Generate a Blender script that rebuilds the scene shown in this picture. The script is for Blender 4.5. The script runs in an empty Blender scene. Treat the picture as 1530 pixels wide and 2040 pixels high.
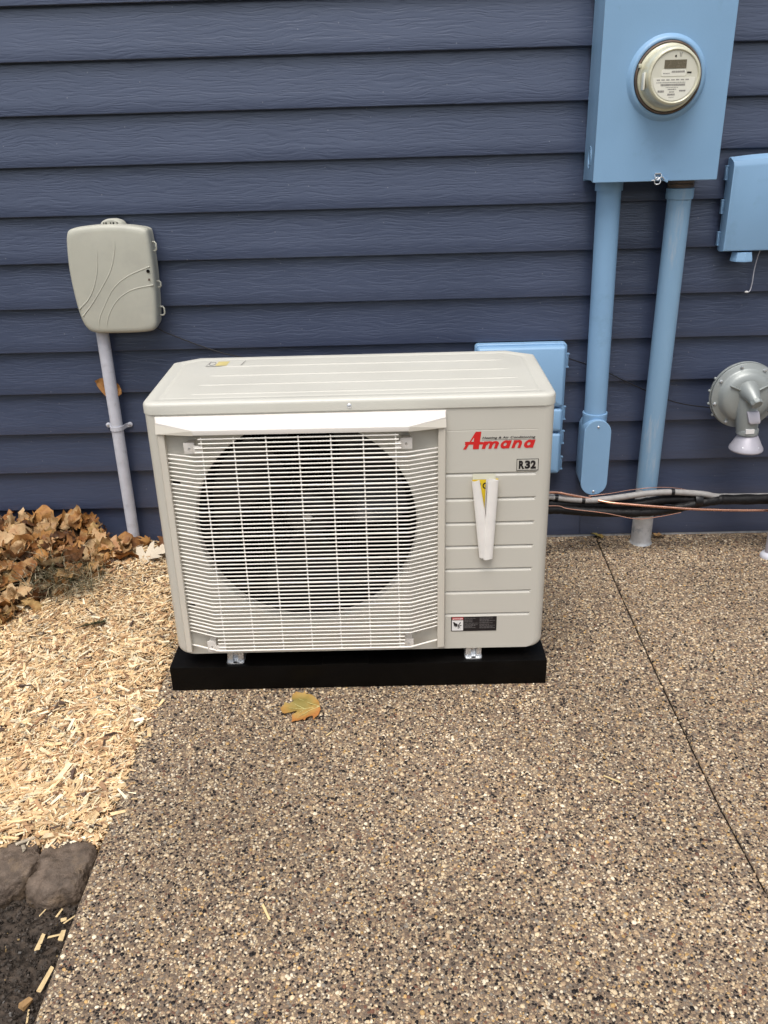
import bpy, bmesh, math, random
import numpy as np
from mathutils import Vector, Matrix, noise

random.seed(7)
RNG = np.random.default_rng(11)
S = bpy.context.scene
COL = S.collection
R = math.radians

# ------------------------------------------------------------------ camera
cd = bpy.data.cameras.new('camera')
cam = bpy.data.objects.new('camera', cd)
COL.objects.link(cam)
Mr = ((0.9996510651813485, 0.02108937827667027, 0.015905533807420585),
      (0.005998423511181586, 0.40517249037839614, -0.9142205816737824),
      (-0.025724828418786296, 0.9139969864088568, 0.4049046085664524))
m4 = Matrix(Mr).to_4x4()
m4.translation = (0.04850406692031012, -2.7068138551399348, 1.3082432936976067)
cam.matrix_world = m4
cd.sensor_fit = 'VERTICAL'
cd.sensor_height = 24.0
cd.sensor_width = 18.0
cd.lens = 24.0 * 1690.9028 / 2040.0
cd.clip_start = 0.05
cd.clip_end = 400
S.camera = cam

# ------------------------------------------------------------------ sky and sun (overcast)
SUN_EL, SUN_AZ = R(68), R(195)      # high soft sun behind the camera, a little to its left
w = bpy.data.worlds.new('World')
S.world = w
w.use_nodes = True
nt = w.node_tree
nt.nodes.clear()
sky = nt.nodes.new('ShaderNodeTexSky')
sky.sky_type = 'NISHITA'
sky.sun_disc = False
sky.sun_elevation = SUN_EL
sky.sun_rotation = SUN_AZ
sky.air_density = 1.0
sky.dust_density = 4.0
sky.ozone_density = 1.0
hs = nt.nodes.new('ShaderNodeHueSaturation')
hs.inputs['Saturation'].default_value = 0.38
bg = nt.nodes.new('ShaderNodeBackground')
bg.inputs['Strength'].default_value = 0.15
wo = nt.nodes.new('ShaderNodeOutputWorld')
nt.links.new(sky.outputs[0], hs.inputs['Color'])
nt.links.new(hs.outputs[0], bg.inputs['Color'])
nt.links.new(bg.outputs[0], wo.inputs['Surface'])
sl = bpy.data.lights.new('sun', 'SUN')
sl.energy = 1.5
sl.angle = R(35)
sl.color = (1.0, 0.95, 0.88)
so = bpy.data.objects.new('sun', sl)
COL.objects.link(so)
# direction the light comes from: azimuth measured from +Y clockwise
dv = Vector((math.sin(SUN_AZ) * math.cos(SUN_EL), math.cos(SUN_AZ) * math.cos(SUN_EL), math.sin(SUN_EL)))
so.rotation_euler = dv.to_track_quat('Z', 'Y').to_euler()
so.location = (0, -3, 6)
S.view_settings.view_transform = 'Standard'
S.view_settings.look = 'None'
S.view_settings.exposure = 0.38
S.view_settings.gamma = 1
S.view_settings.use_curve_mapping = False

# ------------------------------------------------------------------ materials
MATS = {}


def new_mat(name):
    m = bpy.data.materials.new(name)
    m.use_nodes = True
    n = m.node_tree.nodes
    return m, n, m.node_tree.links, n['Principled BSDF']


def mat(name, col, rough=0.5, spec=0.5, metal=0.0, var=0.0, vscale=6.0, bump=0.0, bscale=80.0,
        stretch=(1, 1, 1), dirt=None, dscale=3.0, dlo=0.55, dhi=0.75, coat=0.0):
    if name in MATS:
        return MATS[name]
    m, n, l, b = new_mat(name)
    b.inputs['Base Color'].default_value = (*col, 1)
    b.inputs['Roughness'].default_value = rough
    b.inputs['Specular IOR Level'].default_value = spec
    b.inputs['Metallic'].default_value = metal
    if coat:
        b.inputs['Coat Weight'].default_value = coat
        b.inputs['Coat Roughness'].default_value = 0.2
    tc = n.new('ShaderNodeTexCoord')
    mp = n.new('ShaderNodeMapping')
    mp.inputs['Scale'].default_value = stretch
    l.new(tc.outputs['Object'], mp.inputs['Vector'])
    src = None
    if var:
        nz = n.new('ShaderNodeTexNoise')
        nz.inputs['Scale'].default_value = vscale
        nz.inputs['Detail'].default_value = 6
        l.new(mp.outputs[0], nz.inputs['Vector'])
        mr = n.new('ShaderNodeMapRange')
        mr.inputs['From Min'].default_value = 0.3
        mr.inputs['From Max'].default_value = 0.7
        mr.inputs['To Min'].default_value = 1 - var
        mr.inputs['To Max'].default_value = 1 + var
        l.new(nz.outputs['Fac'], mr.inputs['Value'])
        mx = n.new('ShaderNodeMix')
        mx.data_type = 'RGBA'
        mx.blend_type = 'MULTIPLY'
        mx.inputs['Factor'].default_value = 1
        mx.inputs[6].default_value = (*col, 1)
        l.new(mr.outputs[0], mx.inputs[7])
        src = mx.outputs[2]
        # a little roughness change with the same noise
        rr = n.new('ShaderNodeMapRange')
        rr.inputs['To Min'].default_value = max(0.05, rough - 0.12)
        rr.inputs['To Max'].default_value = min(1, rough + 0.12)
        l.new(nz.outputs['Fac'], rr.inputs['Value'])
        l.new(rr.outputs[0], b.inputs['Roughness'])
    if dirt:
        nd = n.new('ShaderNodeTexNoise')
        nd.inputs['Scale'].default_value = dscale
        nd.inputs['Detail'].default_value = 8
        nd.inputs['Roughness'].default_value = 0.7
        l.new(mp.outputs[0], nd.inputs['Vector'])
        mr = n.new('ShaderNodeMapRange')
        mr.inputs['From Min'].default_value = dlo
        mr.inputs['From Max'].default_value = dhi
        l.new(nd.outputs['Fac'], mr.inputs['Value'])
        mx = n.new('ShaderNodeMix')
        mx.data_type = 'RGBA'
        mx.inputs[6].default_value = (*col, 1)
        if src:
            l.new(src, mx.inputs[6])
        mx.inputs[7].default_value = (*dirt, 1)
        l.new(mr.outputs[0], mx.inputs['Factor'])
        src = mx.outputs[2]
    if src:
        l.new(src, b.inputs['Base Color'])
    if bump:
        nb = n.new('ShaderNodeTexNoise')
        nb.inputs['Scale'].default_value = bscale
        nb.inputs['Detail'].default_value = 4
        l.new(mp.outputs[0], nb.inputs['Vector'])
        bp = n.new('ShaderNodeBump')
        bp.inputs['Strength'].default_value = bump
        bp.inputs['Distance'].default_value = 0.002
        l.new(nb.outputs['Fac'], bp.inputs['Height'])
        l.new(bp.outputs[0], b.inputs['Normal'])
    MATS[name] = m
    return m


def attr_mat(name, rough=0.7, spec=0.4, bump=0.0, bscale=200, var=0.15, vscale=60, gain=1.0, stretch=(1, 1, 1)):
    m, n, l, b = new_mat(name)
    a = n.new('ShaderNodeAttribute')
    a.attribute_name = 'tint'
    tc = n.new('ShaderNodeTexCoord')
    nz = n.new('ShaderNodeTexNoise')
    nz.inputs['Scale'].default_value = vscale
    nz.inputs['Detail'].default_value = 4
    mp = n.new('ShaderNodeMapping')
    mp.inputs['Scale'].default_value = stretch
    l.new(tc.outputs['Object'], mp.inputs['Vector'])
    l.new(mp.outputs[0], nz.inputs['Vector'])
    mr = n.new('ShaderNodeMapRange')
    mr.inputs['From Min'].default_value = 0.3
    mr.inputs['From Max'].default_value = 0.7
    mr.inputs['To Min'].default_value = (1 - var) * gain
    mr.inputs['To Max'].default_value = (1 + var) * gain
    l.new(nz.outputs['Fac'], mr.inputs['Value'])
    mx = n.new('ShaderNodeMix')
    mx.data_type = 'RGBA'
    mx.blend_type = 'MULTIPLY'
    mx.inputs['Factor'].default_value = 1
    l.new(a.outputs['Color'], mx.inputs[6])
    l.new(mr.outputs[0], mx.inputs[7])
    l.new(mx.outputs[2], b.inputs['Base Color'])
    b.inputs['Roughness'].default_value = rough
    b.inputs['Specular IOR Level'].default_value = spec
    if bump:
        bp = n.new('ShaderNodeBump')
        bp.inputs['Strength'].default_value = bump
        bp.inputs['Distance'].default_value = 0.001
        nb = n.new('ShaderNodeTexNoise')
        nb.inputs['Scale'].default_value = bscale
        l.new(tc.outputs['Object'], nb.inputs['Vector'])
        l.new(nb.outputs['Fac'], bp.inputs['Height'])
        l.new(bp.outputs[0], b.inputs['Normal'])
    return m


def siding_mat():
    m, n, l, b = new_mat('embossed_vinyl')
    tc = n.new('ShaderNodeTexCoord')
    oi = n.new('ShaderNodeObjectInfo')
    ad = n.new('ShaderNodeVectorMath')
    ad.operation = 'MULTIPLY_ADD'
    # every board gets its own stretch of grain
    cmb = n.new('ShaderNodeCombineXYZ')
    l.new(oi.outputs['Random'], cmb.inputs['X'])
    l.new(oi.outputs['Random'], cmb.inputs['Z'])
    ad.inputs[1].default_value = (13, 13, 17)
    l.new(cmb.outputs[0], ad.inputs[0])
    l.new(tc.outputs['Object'], ad.inputs[2])
    # wavy warp
    mw = n.new('ShaderNodeMapping')
    mw.inputs['Scale'].default_value = (5.0, 1, 12.0)
    l.new(ad.outputs[0], mw.inputs['Vector'])
    nw = n.new('ShaderNodeTexNoise')
    nw.inputs['Scale'].default_value = 1.0
    nw.inputs['Detail'].default_value = 3
    l.new(mw.outputs[0], nw.inputs['Vector'])
    sep = n.new('ShaderNodeSeparateXYZ')
    l.new(ad.outputs[0], sep.inputs[0])
    mz = n.new('ShaderNodeMath')
    mz.operation = 'MULTIPLY_ADD'
    l.new(nw.outputs['Fac'], mz.inputs[0])
    mz.inputs[1].default_value = 0.050
    l.new(sep.outputs['Z'], mz.inputs[2])
    cv = n.new('ShaderNodeCombineXYZ')
    mxx = n.new('ShaderNodeMath')
    mxx.operation = 'MULTIPLY'
    mxx.inputs[1].default_value = 13.0
    l.new(sep.outputs['X'], mxx.inputs[0])
    mzz = n.new('ShaderNodeMath')
    mzz.operation = 'MULTIPLY'
    mzz.inputs[1].default_value = 150.0
    l.new(mz.outputs[0], mzz.inputs[0])
    l.new(mxx.outputs[0], cv.inputs['X'])
    l.new(mzz.outputs[0], cv.inputs['Z'])
    g = n.new('ShaderNodeTexNoise')
    g.inputs['Scale'].default_value = 1.0
    g.inputs['Detail'].default_value = 2.5
    g.inputs['Roughness'].default_value = 0.55
    g.inputs['Distortion'].default_value = 0.6
    l.new(cv.outputs[0], g.inputs['Vector'])
    rp = n.new('ShaderNodeValToRGB')
    rp.color_ramp.elements[0].position = 0.36
    rp.color_ramp.elements[1].position = 0.66
    e = rp.color_ramp.elements.new(0.50)
    e.color = (0.75, 0.75, 0.75, 1)
    l.new(g.outputs['Fac'], rp.inputs['Fac'])
    bp = n.new('ShaderNodeBump')
    bp.inputs['Strength'].default_value = 0.26
    bp.inputs['Distance'].default_value = 0.0012
    l.new(rp.outputs[0], bp.inputs['Height'])
    l.new(bp.outputs[0], b.inputs['Normal'])
    # faint chalky mottling
    nz = n.new('ShaderNodeTexNoise')
    nz.inputs['Scale'].default_value = 2.2
    nz.inputs['Detail'].default_value = 7
    l.new(ad.outputs[0], nz.inputs['Vector'])
    cr = n.new('ShaderNodeValToRGB')
    cr.color_ramp.elements[0].position = 0.3
    cr.color_ramp.elements[0].color = (0.037, 0.048, 0.088, 1)
    cr.color_ramp.elements[1].position = 0.75
    cr.color_ramp.elements[1].color = (0.052, 0.065, 0.113, 1)
    l.new(nz.outputs['Fac'], cr.inputs['Fac'])
    # sparse pale specks of dust
    sp = n.new('ShaderNodeTexVoronoi')
    sp.inputs['Scale'].default_value = 26
    l.new(ad.outputs[0], sp.inputs['Vector'])
    spm = n.new('ShaderNodeMapRange')
    spm.inputs['From Min'].default_value = 0.035
    spm.inputs['From Max'].default_value = 0.055
    spm.inputs['To Min'].default_value = 0.35
    spm.inputs['To Max'].default_value = 0.0
    l.new(sp.outputs['Distance'], spm.inputs['Value'])
    mx = n.new('ShaderNodeMix')
    mx.data_type = 'RGBA'
    mx.inputs[7].default_value = (0.35, 0.36, 0.38, 1)
    l.new(cr.outputs[0], mx.inputs[6])
    l.new(spm.outputs[0], mx.inputs['Factor'])
    l.new(mx.outputs[2], b.inputs['Base Color'])
    b.inputs['Roughness'].default_value = 0.30
    b.inputs['Specular IOR Level'].default_value = 1.0
    b.inputs['Specular Tint'].default_value = (0.80, 0.88, 1.0, 1)
    return m


PEB = [((0.40, 0.285, 0.175), 20), ((0.56, 0.440, 0.285), 19), ((0.285, 0.200, 0.130), 18), ((0.165, 0.120, 0.088), 14),
       ((0.011, 0.009, 0.009), 14), ((0.046, 0.037, 0.033), 8), ((0.68, 0.58, 0.43), 8), ((0.17, 0.085, 0.055), 4),
       ((0.46, 0.29, 0.12), 4), ((0.23, 0.20, 0.165), 5)]


def aggregate_mat():
    m, n, l, b = new_mat('exposed_aggregate')
    tc = n.new('ShaderNodeTexCoord')
    warp = n.new('ShaderNodeTexNoise')
    warp.inputs['Scale'].default_value = 220
    l.new(tc.outputs['Object'], warp.inputs['Vector'])
    wa = n.new('ShaderNodeMix')
    wa.data_type = 'RGBA'
    wa.blend_type = 'ADD'
    wa.inputs['Factor'].default_value = 0.0035
    l.new(tc.outputs['Object'], wa.inputs[6])
    l.new(warp.outputs['Color'], wa.inputs[7])

    def layer(scale):
        v = n.new('ShaderNodeTexVoronoi')
        v.inputs['Scale'].default_value = scale
        l.new(wa.outputs[2], v.inputs['Vector'])
        d = n.new('ShaderNodeTexVoronoi')
        d.feature = 'DISTANCE_TO_EDGE'
        d.inputs['Scale'].default_value = scale
        l.new(wa.outputs[2], d.inputs['Vector'])
        s = n.new('ShaderNodeSeparateColor')
        l.new(v.outputs['Color'], s.inputs[0])
        r = n.new('ShaderNodeValToRGB')
        r.color_ramp.interpolation = 'CONSTANT'
        els = r.color_ramp.elements
        tot = sum(q[1] for q in PEB)
        acc = 0
        for i, (c, wgt) in enumerate(PEB):
            if i == 0:
                els[0].position = 0
                els[0].color = (*c, 1)
            elif i == 1:
                els[1].position = acc / tot
                els[1].color = (*c, 1)
            else:
                e = els.new(acc / tot)
                e.color = (*c, 1)
            acc += wgt
        l.new(s.outputs[0], r.inputs['Fac'])
        mk = n.new('ShaderNodeMapRange')
        mk.inputs['From Min'].default_value = 0.05
        mk.inputs['From Max'].default_value = 0.16
        l.new(d.outputs['Distance'], mk.inputs['Value'])
        return r.outputs[0], mk.outputs[0]

    c1, k1 = layer(210)
    nz = n.new('ShaderNodeTexNoise')
    nz.inputs['Scale'].default_value = 900
    l.new(tc.outputs['Object'], nz.inputs['Vector'])
    cem = n.new('ShaderNodeValToRGB')
    cem.color_ramp.elements[0].color = (0.155, 0.115, 0.084, 1)
    cem.color_ramp.elements[1].color = (0.250, 0.190, 0.138, 1)
    l.new(nz.outputs['Fac'], cem.inputs['Fac'])
    mx = n.new('ShaderNodeMix')
    mx.data_type = 'RGBA'
    l.new(k1, mx.inputs['Factor'])
    l.new(cem.outputs[0], mx.inputs[6])
    l.new(c1, mx.inputs[7])
    # large soft tone changes: damp and worn zones
    bz = n.new('ShaderNodeTexNoise')
    bz.inputs['Scale'].default_value = 1.6
    bz.inputs['Detail'].default_value = 5
    l.new(tc.outputs['Object'], bz.inputs['Vector'])
    br = n.new('ShaderNodeMapRange')
    br.inputs['From Min'].default_value = 0.3
    br.inputs['From Max'].default_value = 0.7
    br.inputs['To Min'].default_value = 0.78
    br.inputs['To Max'].default_value = 1.12
    l.new(bz.outputs['Fac'], br.inputs['Value'])
    m2 = n.new('ShaderNodeMix')
    m2.data_type = 'RGBA'
    m2.blend_type = 'MULTIPLY'
    m2.inputs['Factor'].default_value = 1
    l.new(mx.outputs[2], m2.inputs[6])
    l.new(br.outputs[0], m2.inputs[7])
    l.new(m2.outputs[2], b.inputs['Base Color'])
    bp = n.new('ShaderNodeBump')
    bp.inputs['Strength'].default_value = 0.6
    bp.inputs['Distance'].default_value = 0.002
    l.new(k1, bp.inputs['Height'])
    l.new(bp.outputs[0], b.inputs['Normal'])
    b.inputs['Roughness'].default_value = 0.65
    b.inputs['Specular IOR Level'].default_value = 0.25
    return m


def leaf_mat(name, cols, spread=0.5):
    m, n, l, b = new_mat(name)
    oi = n.new('ShaderNodeObjectInfo')
    rp = n.new('ShaderNodeValToRGB')
    els = rp.color_ramp.elements
    for i, c in enumerate(cols):
        p = i / (len(cols) - 1)
        if i == 0:
            els[0].position, els[0].color = 0, (*c, 1)
        elif i == len(cols) - 1:
            els[-1].position, els[-1].color = 1, (*c, 1)
        else:
            e = els.new(p)
            e.color = (*c, 1)
    tc = n.new('ShaderNodeTexCoord')
    nz = n.new('ShaderNodeTexNoise')
    nz.inputs['Scale'].default_value = 28
    nz.inputs['Detail'].default_value = 7
    nz.inputs['Roughness'].default_value = 0.65
    l.new(tc.outputs['Object'], nz.inputs['Vector'])
    mm = n.new('ShaderNodeMath')
    mm.operation = 'MULTIPLY_ADD'
    l.new(nz.outputs['Fac'], mm.inputs[0])
    mm.inputs[1].default_value = spread
    sb = n.new('ShaderNodeMath')
    sb.operation = 'SUBTRACT'
    l.new(oi.outputs['Random'], sb.inputs[0])
    sb.inputs[1].default_value = spread * 0.5
    l.new(sb.outputs[0], mm.inputs[2])
    l.new(mm.outputs[0], rp.inputs['Fac'])
    # dark freckles
    n2 = n.new('ShaderNodeTexNoise')
    n2.inputs['Scale'].default_value = 160
    n2.inputs['Detail'].default_value = 3
    l.new(tc.outputs['Object'], n2.inputs['Vector'])
    fr = n.new('ShaderNodeMapRange')
    fr.inputs['From Min'].default_value = 0.60
    fr.inputs['From Max'].default_value = 0.72
    fr.inputs['To Min'].default_value = 1.0
    fr.inputs['To Max'].default_value = 0.55
    l.new(n2.outputs['Fac'], fr.inputs['Value'])
    mx = n.new('ShaderNodeMix')
    mx.data_type = 'RGBA'
    mx.blend_type = 'MULTIPLY'
    mx.inputs['Factor'].default_value = 1
    l.new(rp.outputs[0], mx.inputs[6])
    l.new(fr.outputs[0], mx.inputs[7])
    l.new(mx.outputs[2], b.inputs['Base Color'])
    b.inputs['Roughness'].default_value = 0.6
    b.inputs['Specular IOR Level'].default_value = 0.3
    bp = n.new('ShaderNodeBump')
    bp.inputs['Strength'].default_value = 0.5
    bp.inputs['Distance'].default_value = 0.0015
    l.new(nz.outputs['Fac'], bp.inputs['Height'])
    l.new(bp.outputs[0], b.inputs['Normal'])
    b.inputs['Subsurface Weight'].default_value = 0.0
    return m


M_SID = siding_mat()
M_AGG = aggregate_mat()
M_PEB = attr_mat('pebble_stone', rough=0.55, spec=0.22, var=0.18, vscale=700)
M_CHIP = attr_mat('wood_chip', rough=0.75, spec=0.25, var=0.22, vscale=60, bump=0.3, bscale=500)
M_BLUE = mat('blue_paint', (0.225, 0.390, 0.590), 0.38, 0.5, var=0.05, vscale=4, bump=0.10, bscale=260,
             dirt=(0.17, 0.29, 0.42), dscale=7, dlo=0.58, dhi=0.85)
M_BLUEW = mat('weathered_blue_paint', (0.215, 0.36, 0.52), 0.35, 0.5, var=0.10, vscale=9, bump=0.15, bscale=160,
              dirt=(0.40, 0.45, 0.50), dscale=20, dlo=0.55, dhi=0.70, stretch=(1, 1, .12))
M_BEIGE = mat('beige_enamel', (0.560, 0.543, 0.485), 0.42, 0.45, var=0.02, vscale=3, bump=0.06, bscale=500)
M_LID = mat('lid_enamel', (0.575, 0.565, 0.505), 0.38, 0.5, var=0.04, vscale=5, bump=0.06, bscale=500,
            dirt=(0.50, 0.50, 0.46), dscale=5, dlo=0.5, dhi=0.9)
M_WHITE = mat('hood_plastic', (0.70, 0.665, 0.62), 0.38, 0.5, var=0.02, vscale=3)
M_WIRE = mat('grille_coating', (0.84, 0.81, 0.75), 0.35, 0.5)
M_RAIL = mat('rail_plastic', (0.62, 0.585, 0.51), 0.42, 0.5, var=0.02)
M_BLACKP = mat('black_pad_plastic', (0.0018, 0.0015, 0.0014), 0.45, 0.14, bump=0.35, bscale=420, var=0.2, vscale=20)
M_SHROUD = mat('dark_shroud', (0.004, 0.003, 0.003), 0.6, 0.15)
M_FAN = mat('dark_fan_plastic', (0.011, 0.010, 0.011), 0.30, 0.45)
M_COIL = mat('coil_fins', (0.003, 0.0025, 0.0025), 0.7, 0.1)
M_GALV = mat('galvanised_steel', (0.66, 0.68, 0.70), 0.28, 0.5, metal=0.75, var=0.18, vscale=60, bump=0.1, bscale=200)
M_GALVP = mat('weathered_galvanised_pipe', (0.58, 0.59, 0.60), 0.5, 0.4, metal=0.15, var=0.22, vscale=22,
              dirt=(0.22, 0.27, 0.33), dscale=14, dlo=0.52, dhi=0.68, bump=0.2, bscale=160)
M_GREYPVC = mat('grey_pvc', (0.55, 0.56, 0.62), 0.5, 0.4, var=0.08, vscale=30, bump=0.08, bscale=300,
                dirt=(0.34, 0.33, 0.36), dscale=24, dlo=0.55, dhi=0.8)
M_NID = mat('grey_beige_plastic', (0.465, 0.462, 0.395), 0.48, 0.45, var=0.04, vscale=9, bump=0.10, bscale=420,
            dirt=(0.38, 0.37, 0.33), dscale=8, dlo=0.52, dhi=0.9)
M_RED = mat('red_print', (0.62, 0.022, 0.022), 0.4, 0.4)
M_BLACK = mat('black_print', (0.012, 0.010, 0.012), 0.45, 0.4)
M_GREYPR = mat('grey_print', (0.16, 0.15, 0.15), 0.5, 0.4)
M_LABEL = mat('white_label', (0.78, 0.77, 0.76), 0.4, 0.4)
M_REDL = mat('red_label', (0.60, 0.06, 0.06), 0.4, 0.4)
M_PAPER = mat('white_paper', (0.80, 0.775, 0.74), 0.7, 0.2, var=0.04, vscale=30, bump=0.10, bscale=60)
M_YEL = mat('yellow_paper', (0.78, 0.58, 0.03), 0.6, 0.3)
M_YELW = mat('worn_yellow_sticker', (0.56, 0.47, 0.20), 0.5, 0.3, var=0.12, vscale=60)
M_TAPE = mat('clear_tape', (0.60, 0.585, 0.47), 0.15, 0.7)
M_COPPER = mat('copper', (0.70, 0.38, 0.27), 0.25, 0.6, metal=1.0, var=0.06, vscale=40)
M_FOAM = mat('black_foam', (0.006, 0.0055, 0.006), 0.5, 0.3, bump=0.8, bscale=110, var=0.3, vscale=60)
M_FLEX = mat('grey_flex_conduit', (0.30, 0.29, 0.28), 0.55, 0.4, var=0.12, vscale=80, bump=0.2, bscale=140)
M_BTAPE = mat('black_tape', (0.008, 0.008, 0.009), 0.4, 0.4)
M_CABLE = mat('black_cable', (0.012, 0.012, 0.014), 0.45, 0.4)
M_REG = mat('grey_cast_metal', (0.30, 0.325, 0.32), 0.40, 0.5, metal=0.25, var=0.08, vscale=14, bump=0.15, bscale=180)
M_REGL = mat('pale_grey_cast_metal', (0.42, 0.41, 0.46), 0.42, 0.5, metal=0.2, var=0.07, vscale=20, bump=0.12, bscale=180)
M_METER = mat('meter_cream_plastic', (0.60, 0.585, 0.44), 0.22, 0.6, var=0.10, vscale=18, coat=0.4,
              dirt=(0.40, 0.36, 0.25), dscale=12, dlo=0.52, dhi=0.75)
M_FACE = mat('meter_face', (0.66, 0.65, 0.55), 0.25, 0.5, coat=0.5)
M_PLATE = mat('meter_plate', (0.78, 0.77, 0.68), 0.3, 0.5, coat=0.5)
M_LCD = mat('lcd_display', (0.145, 0.125, 0.085), 0.25, 0.5, coat=0.6, var=0.1, vscale=300)
M_RUST = mat('rusty_ring', (0.13, 0.10, 0.085), 0.55, 0.4, metal=0.3, var=0.3, vscale=40, dirt=(0.17, 0.10, 0.05), dscale=25,
             dlo=0.5, dhi=0.65)
M_SOIL = mat('dark_damp_soil', (0.058, 0.043, 0.032), 0.8, 0.35, var=0.55, vscale=90, bump=1.0, bscale=260,
             dirt=(0.085, 0.075, 0.065), dscale=70, dlo=0.55, dhi=0.72)
M_BED = mat('mulch_bed_soil', (0.20, 0.12, 0.062), 0.9, 0.2, var=0.4, vscale=60, bump=1.0, bscale=160)
M_ROCK = mat('wet_dark_stone', (0.125, 0.093, 0.070), 0.62, 0.35, var=0.45, vscale=45, bump=1.0, bscale=420,
             dirt=(0.23, 0.160, 0.095), dscale=13, dlo=0.52, dhi=0.72)
M_LEAF = leaf_mat('brown_leaf', [(0.060, 0.026, 0.011), (0.20, 0.085, 0.028), (0.38, 0.190, 0.058), (0.24, 0.095, 0.030),
                                 (0.48, 0.32, 0.13), (0.30, 0.17, 0.075), (0.52, 0.37, 0.20), (0.40, 0.20, 0.085)], 0.5)
M_LEAFP = leaf_mat('pale_leaf', [(0.50, 0.42, 0.28), (0.58, 0.49, 0.36), (0.62, 0.54, 0.42)], 0.5)
M_STEM = mat('pale_leaf_vein', (0.55, 0.50, 0.22), 0.6, 0.3)
M_GRASS = attr_mat('dry_grass', rough=0.7, spec=0.2, var=0.2, vscale=90)
M_BACK = mat('sheathing', (0.03, 0.03, 0.035), 0.9, 0.1)
M_GROUND = mat('lawn_earth', (0.07, 0.085, 0.035), 0.9, 0.2, var=0.5, vscale=7, bump=0.8, bscale=60)


def yellow_leaf_mat():
    m, n, l, b = new_mat('yellow_maple_leaf')
    tc = n.new('ShaderNodeTexCoord')
    ln = n.new('ShaderNodeVectorMath')
    ln.operation = 'DISTANCE'
    ln.inputs[1].default_value = (-0.004, 0.016, 0)
    l.new(tc.outputs['Object'], ln.inputs[0])
    nz = n.new('ShaderNodeTexNoise')
    nz.inputs['Scale'].default_value = 60
    nz.inputs['Detail'].default_value = 6
    l.new(tc.outputs['Object'], nz.inputs['Vector'])
    ma = n.new('ShaderNodeMath')
    ma.operation = 'MULTIPLY_ADD'
    l.new(nz.outputs['Fac'], ma.inputs[0])
    ma.inputs[1].default_value = 0.040
    l.new(ln.outputs['Value'], ma.inputs[2])
    rp = n.new('ShaderNodeValToRGB')
    e = rp.color_ramp.elements
    e[0].position, e[0].color = 0.035, (0.25, 0.20, 0.055, 1)
    e[1].position, e[1].color = 0.085, (0.42, 0.17, 0.045, 1)
    q = e.new(0.060)
    q.color = (0.38, 0.24, 0.065, 1)
    l.new(ma.outputs[0], rp.inputs['Fac'])
    l.new(rp.outputs[0], b.inputs['Base Color'])
    b.inputs['Roughness'].default_value = 0.55
    return m


M_YLEAF = yellow_leaf_mat()

# ------------------------------------------------------------------ geometry helpers
OFF = {}


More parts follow.
